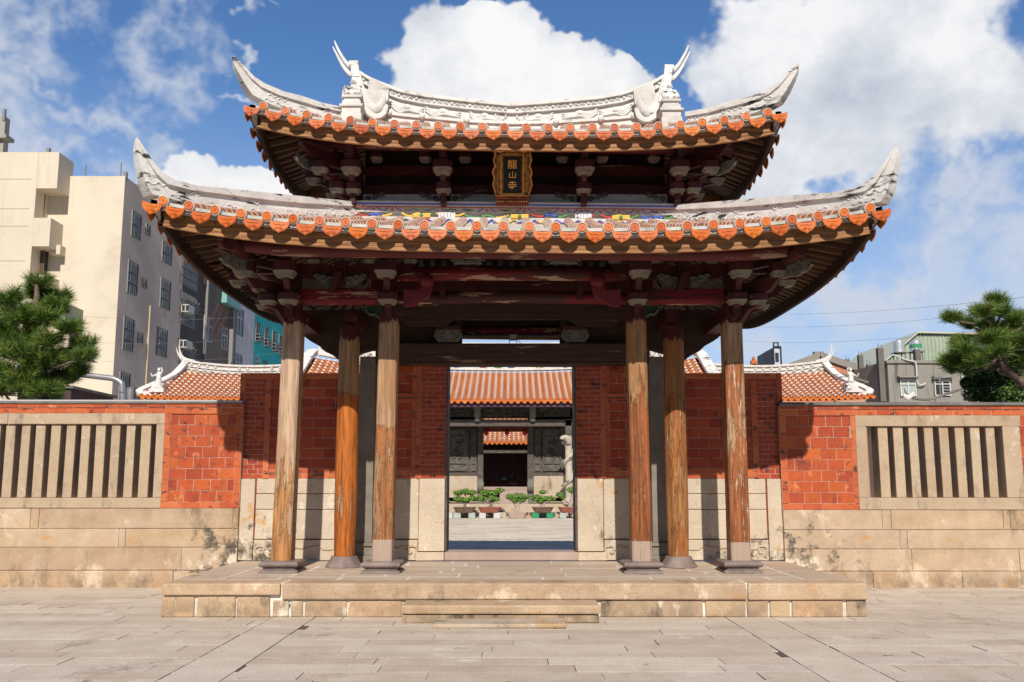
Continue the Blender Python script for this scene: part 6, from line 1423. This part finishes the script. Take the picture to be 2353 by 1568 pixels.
# brick gable house
bg_ = empty('brick_gable_house', (at(1880,870,60).x, 60, 0)); tag(bg_, 'old brick gable house with mossy concrete coping behind the right wing', 'house')
V = [at(px, py, 60) for px, py in ((1790,848),(1881,814),(1965,842))]; b = MB(); b.prism([(V[0].x,V[0].z-.3),(V[1].x,V[1].z-.3),(V[2].x,V[2].z-.3),(V[2].x,0),(V[0].x,0)], (0,60,0), (1,0,0), (0,0,1), (0,1,0), .3); b.build('wall', mat('far_brick', [(.46,.17,.10), (.55,.24,.15)], 2, rough=.9, stains=[((.26,.20,.16), 1.2, .58, .68, None)]), bg_)
b = MB()
for p, q in zip(V[:-1], V[1:]): b.beam((p.x,60,p.z-.12), (q.x,60,q.z-.12), .7, .45)
b.box(V[1].x-.35, V[1].x+.3, 59.8, 60.2, V[1].z-.1, V[1].z+.15); b.box(V[0].x, V[2].x, 60.2, 66, 0, V[0].z-.4); b.build('coping', conc, bg_)
tw = empty('tiled_wall_house', (at(1950,880,50).x, 50, 0)); tag(tw, 'small mosaic-tiled house side sloping behind the right wing corner', 'house')
b = MB(); V = [at(px, py, 50) for px, py in ((1915,857),(1984,882),(1984,925),(1915,925))]; b.prism([(v.x,v.z) for v in V[:2]]+[(V[1].x,0),(V[0].x,0)], (0,50,0), (1,0,0), (0,0,1), (0,1,0), .3); b.build('wall', mat('tan_mosaic', [(.42,.22,.13)], rough=.7, rnd=None), tw)
b = MB(); n_ = 14
for k in range(n_+1): x = lerp(V[0].x, V[1].x, k/n_); zt8 = lerp(V[0].z, V[1].z, k/n_); b.box(x-.012, x+.012, 49.84, 49.85, zt8-1.6, zt8)
for k in range(12): z = V[0].z-.13*k; xa = V[0].x if True else 0; xb2 = min(V[1].x, V[0].x+(V[0].z-z)/(V[0].z-V[1].z)*(V[1].x-V[0].x)); b.box(xa if k*.13 < V[0].z-V[1].z else V[0].x, V[1].x if z < V[1].z else xb2 if False else V[1].x, 49.838, 49.848, z-.012, z+.012) if z < V[1].z else b.box(V[0].x, xb2, 49.838, 49.848, z-.012, z+.012)
b.build('tile_joints', mat('pale_tile_joint', [(.62,.50,.38)], rough=.8), tw)
b = MB(); b.beam((V[0].x-.2,50,V[0].z+.05), (V[1].x+.2,50,V[1].z+.05), .5, .14); b.build('coping', conc_d, tw)
# sheet-metal stair box with frame
sb_ = empty('rooftop_stair_box', (at(1780,840,62).x, 62, 0)); tag(sb_, 'narrow white and dark rooftop stair box with an open frame on top', 'stair box')
A, C = at(1779,848,62), at(1793,799,62); b = MB(); b.box(A.x, C.x, 62, 64, 0, C.z); b.build('front_panel', mat('white_sheet', [(.50,.56,.64)], rough=.4), sb_)
b = MB(); D_ = at(1762,808,62.5); b.hexa([(D_.x,63.5,0),(A.x-.01,62,0),(A.x-.01,64,0),(D_.x,65,0),(D_.x,63.5,D_.z),(A.x-.01,62,C.z),(A.x-.01,64,C.z),(D_.x,65,D_.z)]); b.build('side_panel', mat('dark_sheet', [(.07,.07,.075)], rough=.5), sb_)
b = MB(); p, q = at(1782,831,61.95), at(1789,811,61.95); b.box(p.x, q.x, 61.94, 61.99, p.z, q.z); b.build('vent_grille', glass, sb_)
b = MB(); p, q = at(1778,798,62), at(1788,789,62)
for x in (p.x, q.x): b.box(x-.04, x+.04, 62, 62.1, C.z-.1, q.z)
b.box(p.x-.04, q.x+.04, 62, 62.1, q.z, q.z+.08); b.box(C.x-.05, C.x+.05, 61.9, 62.0, 0, C.z+.05); b.box(A.x-.05, A.x+.03, 61.9, 62.0, 0, C.z+.05); b.box(A.x, C.x, 61.9, 62, C.z, C.z+.1); b.build('steel_frame', mat('black_steel', [(.03,.03,.035)], rough=.5), sb_)
# far grey roof with orange finial
fr_ = empty('far_grey_roof_house', (at(1735,850,66).x, 66, 0)); tag(fr_, 'low grey pitched roof with an orange finial far behind', 'house')
V = [at(px, py, 66) for px, py in ((1706,850),(1730,836),(1737,836),(1762,850))]; b = MB(); b.prism([(v.x,v.z) for v in V]+[(V[3].x,0),(V[0].x,0)], (0,67,0), (1,0,0), (0,0,1), (0,1,0), 2); b.build('roof', conc, fr_)
p = at(1733.5,836,66); b = MB(); b.box(p.x-.22, p.x+.22, 66, 66.4, p.z-.1, p.z+.25); b.lathe([(.12,.25),(.14,.35),(.1,.5),(.03,.6)], (p.x,66.2,p.z), 10); b.build('finial', tile, fr_)
# small dark curved ridge behind the right wall
sr = empty('side_gate_ridge', (at(2110,905,26).x, 26, 0)); tag(sr, 'small dark swallowtail ridge just above the right boundary wall', 'roof ridge')
b = MB(); P = curve_pts([at(x,y,26) for x, y in ((2077,891),(2083,905),(2096,914),(2115,918),(2140,917),(2162,910),(2180,904),(2213,893))], 4); b.tube(P, [.012+.028*min(1,i/6) for i in range(len(P))], 8); b.build('ridge_tube', blackstone, sr, smooth=True)
b = MB(); A, C = at(2090,935,26), at(2205,915,26); b.box(A.x, C.x, 26.0, 26.15, 0, A.z+.1); b.build('wall', brick_dark, sr); b = MB()
for k in range(7): p = at(2080+3*k, 915-abs(k-2)*2, 25.9); b.sphere(p, .06, .05, .08, 7)
for k in range(9): p = at(2262+3.2*k, 912+rng.uniform(-3,3), 25.9); b.tube([p, p+Vector((rng.uniform(-.08,.08),0,rng.uniform(.1,.2)))], [.04,.01], 6)
b.build('white_ornament', plaster_sooty, sr, smooth=True)
an = MB(); p = at(2160,925,30); q = at(2158,856,30); an.tube([(p.x,30,0),(q.x,30,q.z)], .02, 6); 
for k in range(3): z = q.z-.1-.12*k; an.tube([(q.x-.35+.05*k,30,z),(q.x+.45-.05*k,30,z+.05)], .012, 5)
an.tube([(q.x+.1,30,q.z-.9),(q.x+.5,30,q.z-1.4)], .015, 5)
tag(an.build('tv_antenna', bars_m, None, loc=(p.x,30,0)), 'thin television antenna on a pole in front of the grey house', 'antenna')
# red-roofed terrace at the far right edge under the third tank
rt = empty('red_roof_terrace', (at(2350,760,60).x, 60, 0)); tag(rt, 'pale house with a red roof edge far right above the leaning pine', 'house')
A, C = at(2306,800,60), at(2420,758,60); b = MB(); b.box(A.x+.3, C.x, 60, 66, 0, C.z-.05); b.build('wall', MATS['cream_sheet_roof'], rt); b = MB(); b.box(A.x, C.x+.2, 59.6, 66, C.z-.05, C.z+.12); b.build('roof', mat('red_sheet', [(.42,.07,.03)], rough=.5), rt)
# overhead wires
wm = mat('grey_wire', [(.30,.31,.34)], rough=.6); k = 0
wl = [((-40,705,30),(700,712,46),'lowest left wire before the cream block'),((-40,770,30),(700,758,46),'upper of the two close wires at left'),((-40,812,30),(700,800,46),'low left wire above the wing roof'),
      ((1600,707,60),(2420,676,22),'highest wire in the right sky'),((1600,738,60),(2420,703,22),'middle wire in the right sky'),((1600,771,60),(2420,744,22),'lowest wire in the right sky')]
for a, c, lab in wl:
    p, q = at(a[0],a[1],a[2]), at(c[0],c[1],c[2]); b = MB(); P = [p.lerp(q, t/16)-Vector((0,0,.5*(1-(t/8-1)**2))) for t in range(17)]; b.tube(P, .006, 4); o = b.build('overhead_wire', wm, None, loc=tuple(p)); tag(o, 'thin overhead wire, '+lab, 'wire', 'overhead wires')
# ================================================================ SUN, SKY, CAMERA
SUN_EL = 39.3
w = bpy.data.worlds.new('World'); scene.world = w; w.use_nodes = True; T = NT(w.node_tree); T.n.clear()
sky = T.new('ShaderNodeTexSky', sky_type='NISHITA'); sky.sun_disc = False; sky.sun_elevation = R(SUN_EL); sky.sun_rotation = R(180); sky.altitude = 50; sky.air_density = 1.0; sky.dust_density = .2; sky.ozone_density = 2.2
tc = T.new('ShaderNodeTexCoord').outputs['Generated']
sp = T.new('ShaderNodeSeparateXYZ'); T.put(sp.inputs[0], tc)
az = T.math('ARCTAN2', sp.outputs[0], sp.outputs[1]); el = T.math('ARCSINE', sp.outputs[2])
def dirpx(px, py):
    u = (px-PX)/F; v = (PY-py)/F; d = Vector((u, CC-v*SS, SS+v*CC)).normalized(); return math.atan2(d.x, d.y), math.asin(d.z)
nw1 = T.noise(tc, 9, 4, .6, off=(9,2,4)); nw2 = T.noise(tc, 9, 4, .6, off=(2,9,14))
n1 = T.noise(tc, 5, 8, .62, off=(3.1,0,0)); n2 = T.noise(tc, 15, 5, .58, off=(0,5,0)); n4 = T.noise(tc, 9, 9, .70, off=(4,1,6), stretch=(1,1,1.3)); n3 = T.noise(tc, 2.6, 6, .6, off=(7,2,1), stretch=(1,1,1.6))
def blobs(L, wa=.0):
    m = None
    azw = T.math('ADD', az, T.math('MULTIPLY', T.math('SUBTRACT', nw1, .5), wa)); elw = T.math('ADD', el, T.math('MULTIPLY', T.math('SUBTRACT', nw2, .5), wa))
    for (px, py, rx, ry) in L:
        a, e = dirpx(px, py); sx = rx/F; sy = ry/F
        dx = T.math('MULTIPLY', T.math('SUBTRACT', azw, a), 1/sx); dy = T.math('MULTIPLY', T.math('SUBTRACT', elw, e), 1/sy)
        r2 = T.math('ADD', T.math('MULTIPLY', dx, dx), T.math('MULTIPLY', dy, dy)); g = T.math('SUBTRACT', 1, T.math('SQRT', r2))
        m = g if m is None else T.math('SMOOTH_MAX', m, g, .18)
    return m
def wob(m, a1, a2): return T.math('ADD', m, T.math('ADD', T.math('MULTIPLY', T.math('SUBTRACT', n1, .5), a1), T.math('MULTIPLY', T.math('SUBTRACT', n2, .5), a2)))
crisp = blobs([(1020,140,150,105), (1150,120,130,100), (1120,60,70,50), (1300,170,150,80), (1420,190,110,52), (1200,230,330,90), (440,395,90,62), (560,430,100,45), (640,440,60,35), (430,450,140,70)], .10)
soft = blobs([(1800,120,200,150), (2020,60,240,130), (2150,180,240,190), (1880,300,230,130), (2330,230,110,90), (1740,420,120,100), (1660,210,80,90), (1760,70,120,100), (1960,200,200,160)], .16)
thin = blobs([(2250,330,200,100), (60,290,230,140), (250,300,150,80), (50,30,190,90), (430,90,130,130), (170,180,110,80), (620,120,60,25), (2250,560,260,120), (1950,700,480,130), (2350,700,260,160), (2050,620,220,80), (2180,480,100,60), (130,420,200,90)], .42)
dc = T.mask(wob(crisp, .60, .80), .01, .17); ds = T.mask(wob(soft, .55, .9), -.02, .34); dt = T.math('MULTIPLY', T.mask(T.math('ADD', T.math('MULTIPLY', thin, .75), T.math('ADD', T.math('MULTIPLY', T.math('SUBTRACT', n4, .5), 1.7), T.math('MULTIPLY', T.math('SUBTRACT', n1, .5), 1.5))), -.15, .95), .82)
far = T.math('MULTIPLY', T.mask(n3, .50, .72), T.mask(T.math('ABSOLUTE', az), .62, .8))
hazy = T.math('MULTIPLY', T.mask(el, .48, .05), .72)
# cloud brightness: bright tops, greyer bellies
shade = T.noise(tc, 7.5, 6, .6, off=(1,1,9.04), stretch=(1,1,1.25)); tone = T.ramp(T.math('ADD', shade, T.math('MULTIPLY', T.math('MAXIMUM', crisp, -1), .10)), [(.36,(7.2,7.6,8.4)), (.50,(9.3,9.5,9.9)), (.62,(10.8,10.8,10.8))])
tone2 = T.ramp(shade, [(.30,(5.8,6.4,7.5)), (.47,(8.0,8.4,9.1)), (.62,(10.4,10.4,10.6))])
skyc = T.mix(1.0, sky.outputs[0], (.84,1.20,1.55), 'MULTIPLY')
c = T.mix(hazy, skyc, (6.2,7.2,8.9))
c = T.mix(dt, c, (7.2,7.7,8.7)); c = T.mix(ds, c, tone2); c = T.mix(dc, c, tone)
c = T.mix(T.mask(sp.outputs[1], .25, -.15), c, T.mix(1.0, c, (.42,.42,.42), 'MULTIPLY'))   # sky behind the camera dimmed to cut the fill light
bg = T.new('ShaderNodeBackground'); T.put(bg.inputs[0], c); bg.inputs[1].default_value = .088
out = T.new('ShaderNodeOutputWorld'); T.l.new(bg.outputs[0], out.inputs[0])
sd = bpy.data.lights.new('sun', 'SUN'); sd.energy = 5.0; sd.angle = R(.53); sd.color = (1.0,.93,.82)
so = bpy.data.objects.new('sun', sd); COL.objects.link(so); so.rotation_euler = Vector((0, math.cos(R(SUN_EL)), -math.sin(R(SUN_EL)))).to_track_quat('-Z', 'Y').to_euler()
cam = bpy.data.cameras.new('camera'); cam.sensor_width = 36; cam.lens = F/2353*36; cam.shift_y = (PY-784)/2353; cam.clip_start = .1; cam.clip_end = 3000
co = bpy.data.objects.new('camera', cam); COL.objects.link(co); co.location = (0,0,CZ); co.rotation_euler = (math.pi/2+_p, 0, 0); scene.camera = co
scene.view_settings.view_transform = 'Standard'; scene.view_settings.look = 'None'; scene.view_settings.gamma = 1; scene.view_settings.use_curve_mapping = False; scene.view_settings.exposure = 0
scene.render.resolution_x = 1024; scene.render.resolution_y = 682
